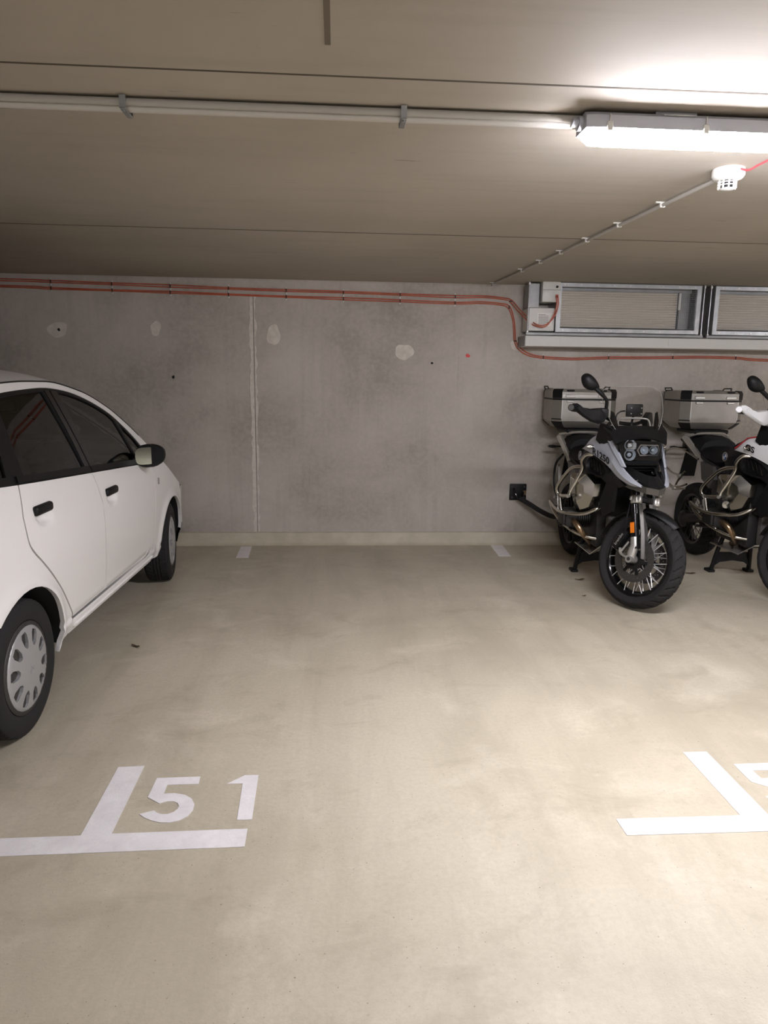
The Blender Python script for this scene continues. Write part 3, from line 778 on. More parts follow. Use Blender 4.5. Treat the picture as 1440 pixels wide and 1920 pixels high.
        mi.loft(secs); mo = mi.obj('wing_mirror', 'blackpl', t, ang=40)
        mg = G(); ring = []
        for j in range(22):
            a = 2*PI*j/22; c_, s_ = math.cos(a), math.sin(a)
            px = math.copysign(abs(c_)**.55, c_)*.060; pz = math.copysign(abs(s_)**.6, s_)*.054
            ring.append((sg*(cx-.020+px), cy-.0625+.22*(px), cz+pz+.06*px))
        mg.poly3(ring, (0, .003, 0)); mg.obj('mirror_glass', 'mirror', mo, ang=0)
        ms = G(); ms.rbox((sg*.80, 1.80, .965), (.10, .07, .045), .012, 2); ms.obj('mirror_foot', 'blackpl', mo)
        # ---- front lamp
    # ---- dark backing sheets, added to stop light leaking through the shut lines
        hole1 = arcpts(RW, AR+.02, 0, 2*PI, 28)[:-1]; hole2 = arcpts(FW, AR+.02, 0, 2*PI, 28)[:-1]
        inner = [(-.36, .62)] + arcpts(RW, AR+.035, .80*PI, -.02*PI, 22) + arcpts(FW, AR+.035, 1.02*PI, .06*PI, 22) + [(2.74, .62), (2.60, .72), (2.3, .87), (2.06, .95), (1.96, .93), (.2, 1.035), (-.36, 1.05)]
        sheet('gap_backing', inner, [], lift_side(sg, -.026), .06, .004, 'dark', t, fl_)
        # ---- wheel housings
        for c in (RW, FW):
            g = G(); pr = arcpts(c, AR+.006, -.02*PI, 1.02*PI, 24); xo = [float(S(a, b))-.020 for a, b in pr]
            g.loft([[(sg*x, a, b) for x, (a, b) in zip(xo, pr)], [(sg*.50, a, b) for a, b in pr]], cap=False, closed=False)
            n_ = len(pr); g.add([(sg*.50, a, b) for a, b in pr], [tuple(range(n_))]); g.obj('wheel_housing', 'dark', t, ang=40, fix=False)
    # ---- upper skin: roof, screens, bonnet
    xe_ = lambda y: float(S(min(max(y, -.3), 2.70), Lz(min(max(y, -.3), 2.70))))
    def edge(y):
        if y > 2.70: return xe_(2.70)*max(0, 1-((y-2.70)/.36)**2.4)**(1/2.4)
        if y < -.30: return xe_(-.30)*(1+.12*min(1, (-.30-y)/.25))
        return xe_(y)
    crown = spl([-.56, -.3, 0, .6, 1.3, 1.9, 2.3, 2.7, 3.06], [.03, .05, .062, .066, .075, .095, .085, .06, .01])
    def TP(y, u):
        return (u*edge(y), y, float(Lz(y)+crown(y)*(1-abs(u)**3.2)))
    def tpanel(name, y0, y1, u0, u1, m, ny=24, nu=24, dz=0, thick=.012):
        g = G(); ys_ = np.linspace(y0, y1, ny+1); us_ = np.linspace(u0, u1, nu+1)
        a = [[TP(y, u) for u in us_] for y in ys_]; V = [(p[0], p[1], p[2]+dz) for r in a for p in r]; n_ = len(V); w_ = nu+1
        V2 = [(p[0], p[1], p[2]-thick) for p in V]
        F = [(i*w_+j, i*w_+j+1, (i+1)*w_+j+1, (i+1)*w_+j) for i in range(ny) for j in range(nu)]
        F2 = [tuple(n_+k for k in reversed(f)) for f in F]
        R_ = [j for j in range(w_)] + [i*w_+nu for i in range(1, ny+1)] + [ny*w_+j for j in range(nu-1, -1, -1)] + [i*w_ for i in range(ny-1, 0, -1)]
        Q = [(R_[k], n_+R_[k], n_+R_[(k+1) % len(R_)], R_[(k+1) % len(R_)]) for k in range(len(R_))]
        g.add(V+V2, F+F2+Q); return g.obj(name, m, t, ang=35)
    tpanel('roof', -.28, 1.22, -1, 1, 'carwhite')
    tpanel('windscreen', 1.235, 2.07, -.90, .90, 'carglass', dz=-.004, thick=.004)
    for s in (-1, 1): tpanel('windscreen_pillar', 1.225, 2.07, s*.895, s*1.0, 'carwhite', nu=4)
    tpanel('cowl', 2.075, 2.13, -1, 1, 'blackpl', ny=3)
    tpanel('bonnet', 2.135, 3.02, -.985, .985, 'carwhite')
    tpanel('hatch_glass', -.535, -.29, -.82, .82, 'carglass', ny=8, dz=-.003, thick=.004)
    for s in (-1, 1): tpanel('hatch_pillar', -.54, -.285, s*.815, s*1.0, 'carwhite', ny=8, nu=4)
    # ---- ends
    def endcap(name, y0, yf, z0, z1, m, ex=2.4, n=30, nz=14, x_in=0.0):
        g = G(); secs = []
        for z in np.linspace(z0, z1, nz+1):
            xs_ = float(S(y0, z)); r = []
            for k in range(n+1):
                a = PI*k/n; c_, s_ = math.cos(a), math.sin(a)
                r.append(((xs_-x_in)*math.copysign(abs(c_)**(2/ex), c_), y0+(yf(z)-y0)*abs(s_)**(2/ex), z))
            secs.append(r)
        V = [p for r in secs for p in r]; w_ = n+1
        F = [(i*w_+j, i*w_+j+1, (i+1)*w_+j+1, (i+1)*w_+j) for i in range(nz) for j in range(n)]
        g.add(V, F); return g.obj(name, m, t, ang=40)
    yf = spl([.15, .22, .3, .45, .6, .72], [2.86, 2.92, 2.98, 3.03, 3.02, 2.98])
    endcap('front_bumper', 2.744, lambda z: float(yf(z)), .36, .655, 'carwhite')
    endcap('lower_grille', 2.744, lambda z: float(yf(z))-.01, .20, .358, 'blackpl', nz=6)
    for s in (-1, 1):
        g = G(); ring = [(s*.735, 2.60, .765), (s*.70, 2.78, .715), (s*.60, 2.93, .68), (s*.44, 2.98, .675), (s*.46, 2.86, .73), (s*.60, 2.66, .785)]
        g.poly3(ring, (0, -.03, -.05)); g.obj('headlamp', 'lensglass', t)
    yr = spl([.2, .4, .6, .9, 1.1], [-.54, -.60, -.61, -.585, -.55])
    endcap('rear_bumper', -.362, lambda z: float(yr(z)), .24, .62, 'carwhite')
    endcap('tailgate', -.362, lambda z: float(yr(z)), .625, 1.045, 'carwhite')
    for s in (-1, 1):
        g = G(); g.rbox((s*.70, -.49, .90), (.13, .10, .30), .03, 3); g.obj('tail_lamp', 'redp', t)
    g = G(); g.box((0, 1.2, .225), (1.40, 3.2, .03)); g.obj('underbody', 'dark', t, ang=0)
    # ---- cabin
    def seat_(x, y, w_):
        g = G(); g.rbox((x, y, .48), (w_, .50, .20), .06, 3); g.obj('seat_cushion', 'cloth', t)
        Mx = Matrix.Rotation(math.radians(16), 3, 'X')
        g = G(); g.rbox((x, y-.30, .80), (w_*.96, .15, .62), .06, 3, Mx); g.obj('seat_back', 'cloth', t)
        for xx in ((x,) if w_ < 1 else (x-.38, x+.38)):
            g = G(); g.rbox((xx, y-.40, 1.17), (.26, .10, .17), .045, 3, Mx); hd = g.obj('headrest', 'cloth', t)
            g = G(); 
            for q in (-.06, .06): g.cyl((xx+q, y-.385, 1.02), (xx+q, y-.395, 1.12), .006, 8)
            g.obj('headrest_post', 'chrome', hd)
    seat_(-.36, 1.05, .50); seat_(.36, 1.05, .50); seat_(0, .30, 1.24)
    g = G(); g.box((0, .95, .30), (1.44, 2.2, .04)); g.obj('cabin_floor', 'cloth', t, ang=0)
    # dashboard: lofted across the car
    secs = []
    for x in np.linspace(-.70, .70, 21):
        e = abs(x)/.70; h_ = .965+.035*math.exp(-((abs(x)-.45)/.16)**2)-.05*max(0, e-.9)*10*.3; b_ = 1.62+.05*e
        secs.append([(x, 2.05, .93), (x, 1.92, h_-.01), (x, 1.78, h_), (x, b_+.03, h_-.02), (x, b_, h_-.08), (x, b_+.02, .78), (x, b_+.10, .60), (x, 2.0, .58)])
    g = G(); g.loft(secs); g.obj('dashboard', 'blackpl', t, ang=50)
    for x in (-.58, .58):
        g = G(); g.lathe([(.042, 0), (.050, 0), (.052, .008), (.048, .012), (.042, .010)], 20, along((x, 1.66, .91), (x, 1.55, .94)), closed=True); g.obj('air_vent', 'alub', t)
    g = G(); c0 = Vector((.37, 1.50, .94)); Mw_ = along(c0, (.37, 1.36, 1.01))
    g.tube([Mw_ @ Vector((.185*math.cos(a), .185*math.sin(a), 0)) for a in np.linspace(0, 2*PI, 33)[:-1]], .016, 10, closed=True); sw = g.obj('steering_wheel', 'blackpl', t)
    g = G(); g.lathe([(0, -.03), (.07, -.03), (.075, 0), (.05, .02), (0, .022)], 20, Mw_); g.obj('wheel_boss', 'blackpl', sw)
    for a in (0, PI, -PI/2):
        g = G(); g.cyl(Mw_ @ Vector((.05*math.cos(a), .05*math.sin(a), -.005)), Mw_ @ Vector((.18*math.cos(a), .18*math.sin(a), 0)), .015, 8); g.obj('wheel_spoke', 'blackpl', sw)
    Mi = Matrix.Rotation(math.radians(30), 3, 'Z') @ Matrix.Rotation(math.radians(-7), 3, 'X')
    g = G(); g.rbox((0.0, 1.62, 1.30), (.25, .035, .075), .014, 3, Mi); im = g.obj('interior_mirror', 'blackpl', t)
    g = G(); g.rbox(Vector((0.0, 1.62, 1.30)) + Mi @ Vector((0, -.0185, 0)), (.23, .004, .06), .0015, 1, Mi); g.obj('mirror_glass', 'mirror', im)
    g = G(); g.cyl((0, 1.63, 1.33), (0, 1.70, 1.385), .01, 8); g.obj('mirror_stem', 'blackpl', im)
    # ---- wheels
    tyre = tyre_mesh('tyre', WR, .178, .193, 150, kind='car')
    g = G(); g.lathe([(.190, .085), (.196, .080), (.192, .070), (.178, .050), (.170, .0), (.178, -.05), (.192, -.075), (.196, -.085), (.180, -.085), (.16, 0), (.165, .045), (.12, .05), (0, .05)], 40, Matrix.Rotation(PI/2, 4, 'Y')); rimm = g.mesh('rim', 40)
    def capz(r): return .088+.016*(1-(r/.19)**2)-.018*max(0, (r-.165)/.025)**2
    def lift_cap(a, b):
        r = math.hypot(a, b); d = (capz(r+.002)-capz(max(0, r-.002)))/(.004 if r > .002 else .002+r); n = np.array([1, -d*a/max(r, 1e-6), -d*b/max(r, 1e-6)]); n /= np.linalg.norm(n)
        return (capz(r), a, b), tuple(n)
    hol = []
    for k in range(10):
        a0 = 2*PI*k/10+.15; q = []
        for r, da in ((.094, .06), (.094, -.06), (.112, -.165), (.148, -.16), (.163, -.10), (.163, .10), (.148, .16), (.112, .165))[::-1]:
            q.append((r*math.cos(a0+da), r*math.sin(a0+da)))
        hol.append(q)
    capo = sheet('hubcap', arcpts((0, 0), .190, 0, 2*PI, 49)[:-1], hol, lift_cap, .014, .034, 'hub', None)
    capm = capo.data; bpy.data.objects.remove(capo)
    dg = G()
    for k in range(3):
        a = PI/2+k*2*PI/3; u_ = Vector((math.cos(a), math.sin(a))); v_ = Vector((-u_.y, u_.x))
        pts = [u_*.002, u_*.014+v_*.008, u_*.027, u_*.014-v_*.008]
        dg.prism([(p.x, p.y) for p in pts], .003, Matrix(((0, 0, 1, .1035), (1, 0, 0, 0), (0, 1, 0, 0), (0, 0, 0, 1))))
    dgm = dg.mesh('badge', 0)
    bk = G(); bk.lathe([(0, .045), (.165, .045), (.165, .050), (0, .050)], 32, Matrix.Rotation(PI/2, 4, 'Y')); bkm = bk.mesh('brake_drum', 40)
    rimm.materials.append(M['steeld']); tyre.materials.append(M['rubber']); dgm.materials.append(M['hub']); bkm.materials.append(M['dark'])
    for nm, c, steer in (('rear_wheel', RW, 0), ('front_wheel', FW, 8)):
        for s in (1, -1):
            wo = link(nm, rimm, None, t, (s*(.728 if steer == 0 else .735), c[0], c[1])); wo.rotation_euler = (math.radians(17*s+3), 0, math.radians(steer) + (0 if s > 0 else PI))
            link('tyre', tyre, None, wo); link('brake_drum', bkm, None, wo)
            cp = link('hubcap', capm, None, wo); link('badge', dgm, None, cp)
    return t
def tyre_mesh(name, R, w, rr, n=150, kind='car'):
    """tyre as a revolved section with grooves sunk into the tread; axis = local X"""
    h = w/2; nb = 27; prof = []
    if kind == 'car':
        sec = [(rr, -h*.80), (rr+.008, -h*.92), (rr+(R-rr)*.35, -h*1.02), (rr+(R-rr)*.65, -h*1.0), (R-.022, -h*.94), (R-.008, -h*.86)]
        tread = [(R-.003*abs(u)**3, u*h*.80) for u in np.linspace(-1, 1, nb)]
    else:
        sec = [(rr, -h*.62), (rr+.010, -h*.74), (rr+(R-rr)*.30, -h*.90), (rr+(R-rr)*.50, -h*.99)]
        tread = []
        for u in np.linspace(-1, 1, nb):
            a = u*1.05; tread.append((R-(R-rr)*.50*(1-math.cos(a))/(1-math.cos(1.25)), h*math.sin(a)/math.sin(1.25)*1.02))
    ns = len(sec); full = sec + tread + [(r, -x) for r, x in sec[::-1]]
    V = []; m = len(full)
    for k in range(n):
        a = 2*PI*k/n
        for i, (r, x) in enumerate(full):
            d = 0; u = 2*(i-ns)/(nb-1)-1
            if ns <= i < ns+nb:
                if kind == 'car':
                    if abs(abs(u)-.33) < .05 or abs(u) < .04: d = .006
                    elif abs(u) > .42 and (k + int(3*abs(u))) % 3 == 0: d = .005
                    elif abs(u) <= .42 and (k+int(6*u)) % 5 == 0: d = .0025
                else:
                    ph = (k/n*(30 if kind == 'front' else 34) + .75*abs(u)**1.5*(1 if u > 0 else 1) + (.5 if u > 0 else 0)) % 1
                    if abs(u) > .12 and abs(u) < .93 and ph < .26: d = .008
                    if abs(u) < .03: d = .0045
            q = r-d; V.append((x, q*math.cos(a), q*math.sin(a)))
    F = [(k*m+i, k*m+i+1, ((k+1) % n)*m+i+1, ((k+1) % n)*m+i) for k in range(n) for i in range(m-1)]
    F += [(k*m+m-1, k*m, ((k+1) % n)*m, ((k+1) % n)*m+m-1) for k in range(n)]
    g = G(); g.add(V, F); return g.mesh(name, 32)
car = make_car()

# ================================================================ MOTORCYCLES  (local: y forward, x right, z up)
STEER = math.radians(33); _A = Vector((0, .85, 0)); _D = Vector((0, -.38, .925)).normalized()
_RS = Matrix.Rotation(STEER, 4, _D)
STM = Matrix.Translation((0, 0, .004)) @ Matrix.Translation(_A) @ _RS @ Matrix.Translation(-_A)
def steer(v): return STM @ Vector(v)
def cc(pts): return [(x+.03-.052*y, y, z) for x, y, z in pts]
def strip(rows, thick):
    """sheet through rows of points (smooth across), given a thickness"""
    g = G(); n = len(rows[0]); V = [Vector(p) for r in rows for p in r]; m = len(V); t = Vector(thick)
    F = [(i*n+j, i*n+j+1, (i+1)*n+j+1, (i+1)*n+j) for i in range(len(rows)-1) for j in range(n-1)]
    B = [j for j in range(n)] + [i*n+n-1 for i in range(1, len(rows))] + [(len(rows)-1)*n+j for j in range(n-2, -1, -1)] + [i*n for i in range(len(rows)-2, 0, -1)]
    F2 = [tuple(m+k for k in reversed(f)) for f in F]
    Q = [(B[k], m+B[k], m+B[(k+1) % len(B)], B[(k+1) % len(B)]) for k in range(len(B))]
    g.add(V+[v+t for v in V], F+F2+Q); return g
def both(fn):
    for s in (1, -1): fn(s)
def mx(g, s): return g if s > 0 else g.mirrored()
_wheel_cache = {}
def spoke_wheel(t, nm, R, w, rr, kind, Mx, nsp, discs):
    """rim is the part; tyre, hub, spokes and brake discs are its pieces"""
    if kind not in _wheel_cache:
        ty = tyre_mesh('tyre', R, w, rr, 320, kind); ty.materials.append(M['rubber'])
        RY = Matrix.Rotation(PI/2, 4, 'Y'); h = w*.30
        g = G(); g.lathe([(rr+.006, -h-.006), (rr+.006, -h), (rr-.012, -h+.004), (rr-.018, 0), (rr-.012, h-.004), (rr+.006, h), (rr+.006, h+.006), (rr-.008, h+.006), (rr-.020, h-.004), (rr-.034, h*.35), (rr-.034, -h*.35), (rr-.020, -h+.004), (rr-.008, -h-.006)], 64, RY, closed=True)
        rim = g.mesh('rim', 45); rim.materials.append(M['blackgl'])
        g = G(); g.lathe([(0, -.060), (.03, -.060), (.034, -.050), (.062, -.045), (.062, -.036), (.036, -.030), (.036, .030), (.062, .036), (.062, .045), (.034, .050), (.03, .060), (0, .060)], 28, RY)
        hub = g.mesh('hub', 35); hub.materials.append(M['engine'])
        dk = None
        if discs:
            hs = []
            lift_d = lambda a, b: ((0, a, b), (1, 0, 0))
            for k in range(24):
                for q, r_ in ((0, .128), (1, .116)):
                    a = 2*PI*(k+.5*q)/24; hs.append([(r_*math.cos(a)+.0038*math.cos(b), r_*math.sin(a)+.0038*math.sin(b)) for b in np.linspace(0, 2*PI, 7)[:-1]])
            outer = [( .1525*math.cos(a), .1525*math.sin(a)) for a in np.linspace(0, 2*PI, 73)[:-1]]
            inn = [(.100*math.cos(a), .100*math.sin(a)) for a in np.linspace(0, 2*PI, 49)[:-1]]
            o_ = sheet('brake_disc', outer, [inn]+hs, lift_d, .012, .005, 'disc'); dk = o_.data; bpy.data.objects.remove(o_)
            g = G()
            g.lathe([(.045, -.003), (.068, -.003), (.068, .003), (.045, .003)], 24, RY, closed=True)
            for k in range(6):
                a = 2*PI*k/6
                g.box((0, .086*math.cos(a), .086*math.sin(a)), (.005, .045, .022), Matrix.Rotation(a, 3, 'X'))
            car_ = g.mesh('disc_carrier', 0); car_.materials.append(M['blackpl'])
        else: car_ = None
        sp = []
        for k in range(nsp):
            a = 2*PI*k/nsp; s = 1 if k % 2 else -1; da = (.42 if (k//2) % 2 else -.42)
            p0 = (s*.043, .058*math.cos(a+da), .058*math.sin(a+da)); p1 = (s*h*.9, (rr-.012)*math.cos(a), (rr-.012)*math.sin(a))
            g = G(); g.tube([p0, p1], .0028, 5); m_ = g.mesh('spoke', 60); m_.materials.append(M['spoke' if kind == 'front' else 'steeld']); sp.append(m_)  # rear spokes take darker steel: shade around the rear wheel put into colour
        _wheel_cache[kind] = (ty, rim, hub, dk, car_, sp)
    ty, rim, hub, dk, car_, sp = _wheel_cache[kind]
    wo = link(nm, rim, None, t); wo.matrix_local = Mx
    link('tyre', ty, None, wo); link('hub', hub, None, wo)
    for m_ in sp: link('spoke', m_, None, wo)
    for s in discs:
        link('brake_disc', dk, None, wo, (s*.066+.0025, 0, 0)); link('disc_carrier', car_, None, wo, (s*.066, 0, 0))
    return wo

def make_bike(loc, rz, label, white):
    t = empty('motorcycle', loc, rz); tag(t, label, 'motorcycle')
    PAN = 'whitep' if white else 'greyp'
    # ---- wheels
    spoke_wheel(t, 'front_wheel', .325, .122, .243, 'front', STM @ Matrix.Translation((0, .75, .325)), 40, (1, -1))
    spoke_wheel(t, 'rear_wheel', .318, .170, .218, 'rear', Matrix.Translation((0, -.75, .318)), 32, ())
    # ---- fork
    for s in (1, -1):
        g = G(); g.tube([(s*.098, .768, .40), (s*.098, .655, .70), (s*.098, .55, .985)], .0215, 14); g.xf(steer); lg = g.obj('fork_leg', 'blackgl', t)
        g = G(); g.tube([(s*.098, .752, .325), (s*.098, .745, .36), (s*.098, .752, .42), (s*.098, .735, .47)], [.026, .030, .029, .027], 14)
        g.cyl((s*.128, .752, .325), (s*.066, .752, .325), .026, 16); g.xf(steer); g.obj('fork_slider', 'alub', lg)
        g = G(); g.cyl((s*.129, .752, .325), (s*.123, .752, .325), .013, 12); g.xf(steer); g.obj('axle_end', 'steeld', lg)
        g = G(); g.tube(cr([(s*.10, .745, .345), (s*.10, .70, .330), (s*.10, .655, .345), (s*.10, .645, .375)], 4), .009, 8)
        g.tube([(s*.10, .655, .345), (s*.10, .700, .43)], .008, 8); g.xf(steer); g.obj('caliper_bracket', 'alub', lg)
        g = G(); g.box((s*.1205, .712, .528), (.003, .030, .070), Matrix.Rotation(math.radians(20), 3, 'X')); g.xf(steer); g.obj('reflector', 'reflector', lg)
        # brake caliper, behind the leg
        cpb = G(); Mc = Matrix.Rotation(math.radians(-24), 3, 'X')
        cpb.rbox((s*.088, .632, .43), (.060, .052, .150), .012, 2, Mc); cpb.rbox((s*.112, .632, .43), (.018, .040, .120), .008, 2, Mc); cpb.xf(steer); ca = cpb.obj('brake_caliper', 'blackpl', t)
        tm = text_mesh('caliper_lettering', 'brembo', .030, .0006, .0004)
        if s > 0:
            fx = frame((.1225, .632, .43), (0, .40, .92), (0, -.92, .40))
            tm.transform(STM @ fx)
            link('caliper_lettering', tm, 'alub', ca)
        g = G(); g.tube(cr([(s*.11, .66, .50), (s*.125, .655, .58), (s*.11, .64, .66), (s*.07, .60, .72)], 5), .005, 8); g.xf(steer); g.obj('brake_hose', 'blackpl', t)
    g = G(); g.rbox((0, .655, .715), (.150, .05, .045), .012, 2, Matrix.Rotation(math.radians(20), 3, 'X')); g.xf(steer); g.obj('bridge_core', 'blackpl', t)
    for s in (1, -1):
        g = G(); g.lathe([(.034, -.026), (.037, -.02), (.037, .02), (.034, .026)], 18, Matrix.Translation((s*.098, .668, .712)) @ Matrix.Rotation(math.radians(20), 4, 'X'))
        g.rbox((s*.118, .648, .715), (.034, .02, .030), .005, 1); g.xf(steer); g.obj('fork_clamp', 'alub', t)
    # slide tube guard in body grey behind the right leg
    for s in (1, -1):
        rows = []
        for z, y, wv in ((.70, .700, .034), (.60, .745, .036), (.50, .785, .036), (.40, .815, .034), (.345, .825, .022)):
            rows.append([(s*(.055-wv), y-.015, z), (s*(.055-wv*.5), y, z), (s*(.055+wv*.5), y, z), (s*(.055+wv), y-.015, z)])
        gg = strip(rows, (0, -.005, 0)); gg.xf(steer); gg.obj('slider_guard', 'enginel', t)
    # ---- front mudguard hugging the tyre
    rows = []
    for a in np.linspace(math.radians(52), math.radians(165), 18):
        r = .348; row = []
        for u in (-1, -.8, -.4, 0, .4, .8, 1):
            rr_ = r-.028*abs(u)**3; k = .074*min(1, .30+.70*(a-.907)/.45)
            row.append((k*u, .75+rr_*math.cos(a), .325+rr_*math.sin(a)))
        rows.append(row)
    g = strip(rows, (0, 0, .005)); g.xf(steer); g.obj('front_mudguard', 'blackpl', t, ang=50)
    # ---- upper front: beak, headlamp, cockpit
    up_ = [(-.155, .60, .945), (-.09, .76, .915), (-.045, .86, .90), (0, .885, .898), (.045, .86, .90), (.09, .76, .915), (.155, .60, .945)]
    md_ = [(-.165, .60, .90), (-.115, .78, .865), (-.062, .95, .848), (0, 1.0, .842), (.062, .95, .848), (.115, .78, .865), (.165, .60, .90)]
    lo_ = [(-.150, .58, .845), (-.11, .78, .815), (-.058, .94, .806), (0, .985, .800), (.058, .94, .806), (.11, .78, .815), (.150, .58, .845)]
    strip([md_, lo_], (0, -.02, 0)).obj('beak_edge', 'enginel', t, ang=25)
    g = G(); g.loft([[(x, y-.004, z) for x, y, z in up_], [(x, y-.004, z-.002) for x, y, z in md_]], closed=False, cap=False)
    strip([[(x*.62, y+.012, z+.012) for x, y, z in up_], [(x*.80, y+.006, z+.012) for x, y, z in md_]], (0, 0, -.010)).obj('beak_top', 'blackpl', t, ang=25)
    g = G(); g.rbox((0, .66, .85), (.20, .36, .07), .02, 2); g.obj('beak_core', 'blackpl', t)
    # body-coloured side panels running from the tank to the beak tip
    for s in (1, -1):
        U = [(.250, .20, 1.022), (.220, .30, 1.105), (.196, .42, 1.125), (.165, .58, 1.045), (.150, .70, .955), (.118, .82, .890), (.082, .90, .852)]
        Lo = [(.248, .205, 1.012), (.240, .34, 1.000), (.205, .47, .965), (.180, .58, .925), (.155, .70, .873), (.120, .82, .842), (.080, .905, .842)]
        Um = [tuple((np.array(a)*.55+np.array(b)*.45)+np.array((.014, 0, 0))) for a, b in zip(U, Lo)]
        rows = [cr(q, 5) for q in (U, Um, Lo)]
        g = strip(rows, (-.012, 0, 0)); sp_ = mx(g, s).obj('side_panel', PAN, t, ang=30)
        # upright strip beside the headlamp
        g = strip([cr([(.190, .46, 1.145), (.178, .58, 1.06), (.150, .72, .952)], 5), cr([(.168, .50, 1.155), (.158, .62, 1.06), (.136, .745, .950)], 5)], (-.012, 0, 0)); mx(g, s).obj('lamp_strip', PAN, t, ang=30)
        g = G(); g.poly3([(.222, .285, 1.093), (.205, .34, 1.118), (.16, .42, 1.165), (.15, .36, 1.14), (.19, .26, 1.08)], (-.02, 0, 0)); mx(g, s).obj('panel_top', PAN if not white else 'greyp', t, ang=0)
        tm = text_mesh('panel_lettering', 'GS' if white else 'R1250', .066 if white else .074, .0006, .0020)
        # letters laid on the panel
        c_ = Vector((.205, .50, .995)) if not white else Vector((.238, .40, 1.045))
        xd = Vector((-.34, .87, -.30)) if s > 0 else Vector((-.34, -.87, .30))
        fx = frame((s*c_.x+s*(.024 if white else .014), c_.y, c_.z), xd if s > 0 else (-.34, -.87, .30), (s*.22, .28, .93))
        if s < 0: fx = frame((s*c_.x+s*(.024 if white else .014), c_.y, c_.z), (-.34, -.87, .30), (-.22, .28, .93))
        tm.transform(fx); link('panel_lettering', tm, 'blackpl', sp_)
        if white:
            g = G(); g.tube([(s*.256, .20, 1.03), (s*.226, .30, 1.112), (s*.204, .40, 1.13)], .005, 6); g.obj('red_trim', 'redp', sp_)
        # air intake / radiator cowl below the panel
        ring = [(.250, .27, .920), (.240, .29, .972), (.222, .36, .993), (.190, .47, .955), (.165, .54, .905), (.160, .52, .855), (.185, .46, .838), (.220, .37, .848), (.245, .30, .872)]
        ro = cr(ring, 3, True); g = G(); c0 = np.mean(np.array(ro), 0)
        secs = [[tuple(np.array(p)+np.array((-.08, -.02, 0))) for p in ro], [tuple(p) for p in ro], [tuple(c0+(np.array(p)-c0)*.80+np.array((.012, .006, 0))) for p in ro], [tuple(c0+(np.array(p)-c0)*.72+np.array((-.010, -.004, 0))) for p in ro]]
        g.loft(secs); it = mx(g, s).obj('air_intake', 'blackpl', t, ang=40)
        for k in range(4):
            u = -.30+.2*k; g = G(); a = c0+np.array((.006-.10*u*.5, .19*u, .02-.06*u)); g.tube([tuple(a+np.array((0, -.03, .045))), tuple(a+np.array((0, .03, -.045)))], .005, 6); mx(g, s).obj('intake_fin', 'blackgl', it)
        # black lower wing of the fairing
        g = G(); g.poly3([(.19, .46, .835), (.165, .60, .905), (.150, .70, .865), (.135, .76, .83), (.13, .66, .80), (.15, .52, .79)], (-.03, 0, 0)); mx(g, s).obj('fairing_wing', 'blackpl', t, ang=0)
        g = G(); g.poly3([(.165, .50, .82), (.14, .60, .80), (.135, .56, .62), (.16, .44, .56), (.175, .40, .66)], (-.02, 0, 0)); mx(g, s).obj('radiator_cover', 'blackpl', t, ang=0)
        # black cheek of the cockpit
        g = G(); g.poly3([(.215, .43, 1.215), (.23, .40, 1.10), (.205, .44, 1.062), (.178, .54, 1.10), (.162, .62, 1.135), (.175, .55, 1.185)], (-.02, 0, 0)); mx(g, s).obj('cockpit_cheek', 'blackpl', t, ang=0)
        # wind deflector
        g = G(); g.poly3([(.118, .555, 1.150), (.145, .535, 1.160), (.165, .49, 1.24), (.160, .47, 1.30), (.140, .48, 1.29), (.122, .52, 1.21)], (0, -.006, 0)); mx(g, s).obj('wind_deflector', 'blackgl', t, ang=0)
        # front indicator
        g = G(); g.lathe([(0, -.05), (.010, -.045), (.016, -.01), (.015, .03), (.006, .05), (0, .05)], 14, along((s*.235, .36, 1.045), (s*.30, .36, 1.05))); g.obj('indicator', 'chrome', t)
        g = G(); g.cyl((s*.17, .37, 1.04), (s*.22, .36, 1.045), .007, 8); g.obj('indicator_stalk', 'blackpl', t)
    # brow above the lamp
    r1 = [(x, .70-.9*x*x-.2*abs(x), 1.122+.02*math.cos(x*12)-.15*x*x*4) for x in np.linspace(-.17, .17, 13)]
    r2 = [(x*1.12, .60-.6*x*x, 1.165) for x in np.linspace(-.17, .17, 13)]
    r3 = [(x*1.2, .50-.5*x*x, 1.205-.3*x*x) for x in np.linspace(-.17, .17, 13)]
    strip([r1, r2, r3], (0, -.01, -.012)).obj('cockpit_brow', 'blackpl', t, ang=40)
    # headlamp
    out_ = [(-.142, 1.075), (-.125, 1.113), (.0, 1.120), (.118, 1.122), (.163, 1.085), (.150, 1.02), (.118, .985), (-.095, .982), (-.138, 1.01)]
    g = G(); ro = out_; g.loft([[(x*.9, .52, z) for x, z in ro], [(x, .64-.8*x*x, z) for x, z in ro], [(x*.97, .665-.8*x*x, 1.05+(z-1.05)*.95) for x, z in ro]]); hl = g.obj('headlamp', 'blackgl', t, ang=25)
    g = G(); g.loft([[(x*.95, .70-.9*x*x-.10*(z-1.05), 1.05+(z-1.05)*.93) for x, z in ro], [(x*.95, .703-.9*x*x-.10*(z-1.05), 1.05+(z-1.05)*.93) for x, z in ro]]); g.obj('lamp_glass', 'lensglass', hl, ang=25)
    def reflector_(x, z, r, y=.675):
        Mx = along((x, y-.02, z), (x, y+.2, z+.02)); g = G(); g.lathe([(0, -.015), (r*.5, -.010), (r*.85, .004), (r, .018), (r*1.08, .018), (r*.92, 0), (r*.5, -.016), (0, -.02)], 22, Mx); o = g.obj('lamp_reflector', 'lampsilver', hl)
        g = G(); g.lathe([(0, .012), (r*.35, .010), (r*.42, 0), (0, -.002)], 16, Mx); g.obj('lamp_bulb', 'lampsilver', o)
    reflector_(.082, 1.083, .036, .672); reflector_(.080, 1.022, .036, .672); reflector_(-.008, 1.055, .026, .685); reflector_(-.070, 1.055, .026, .682)
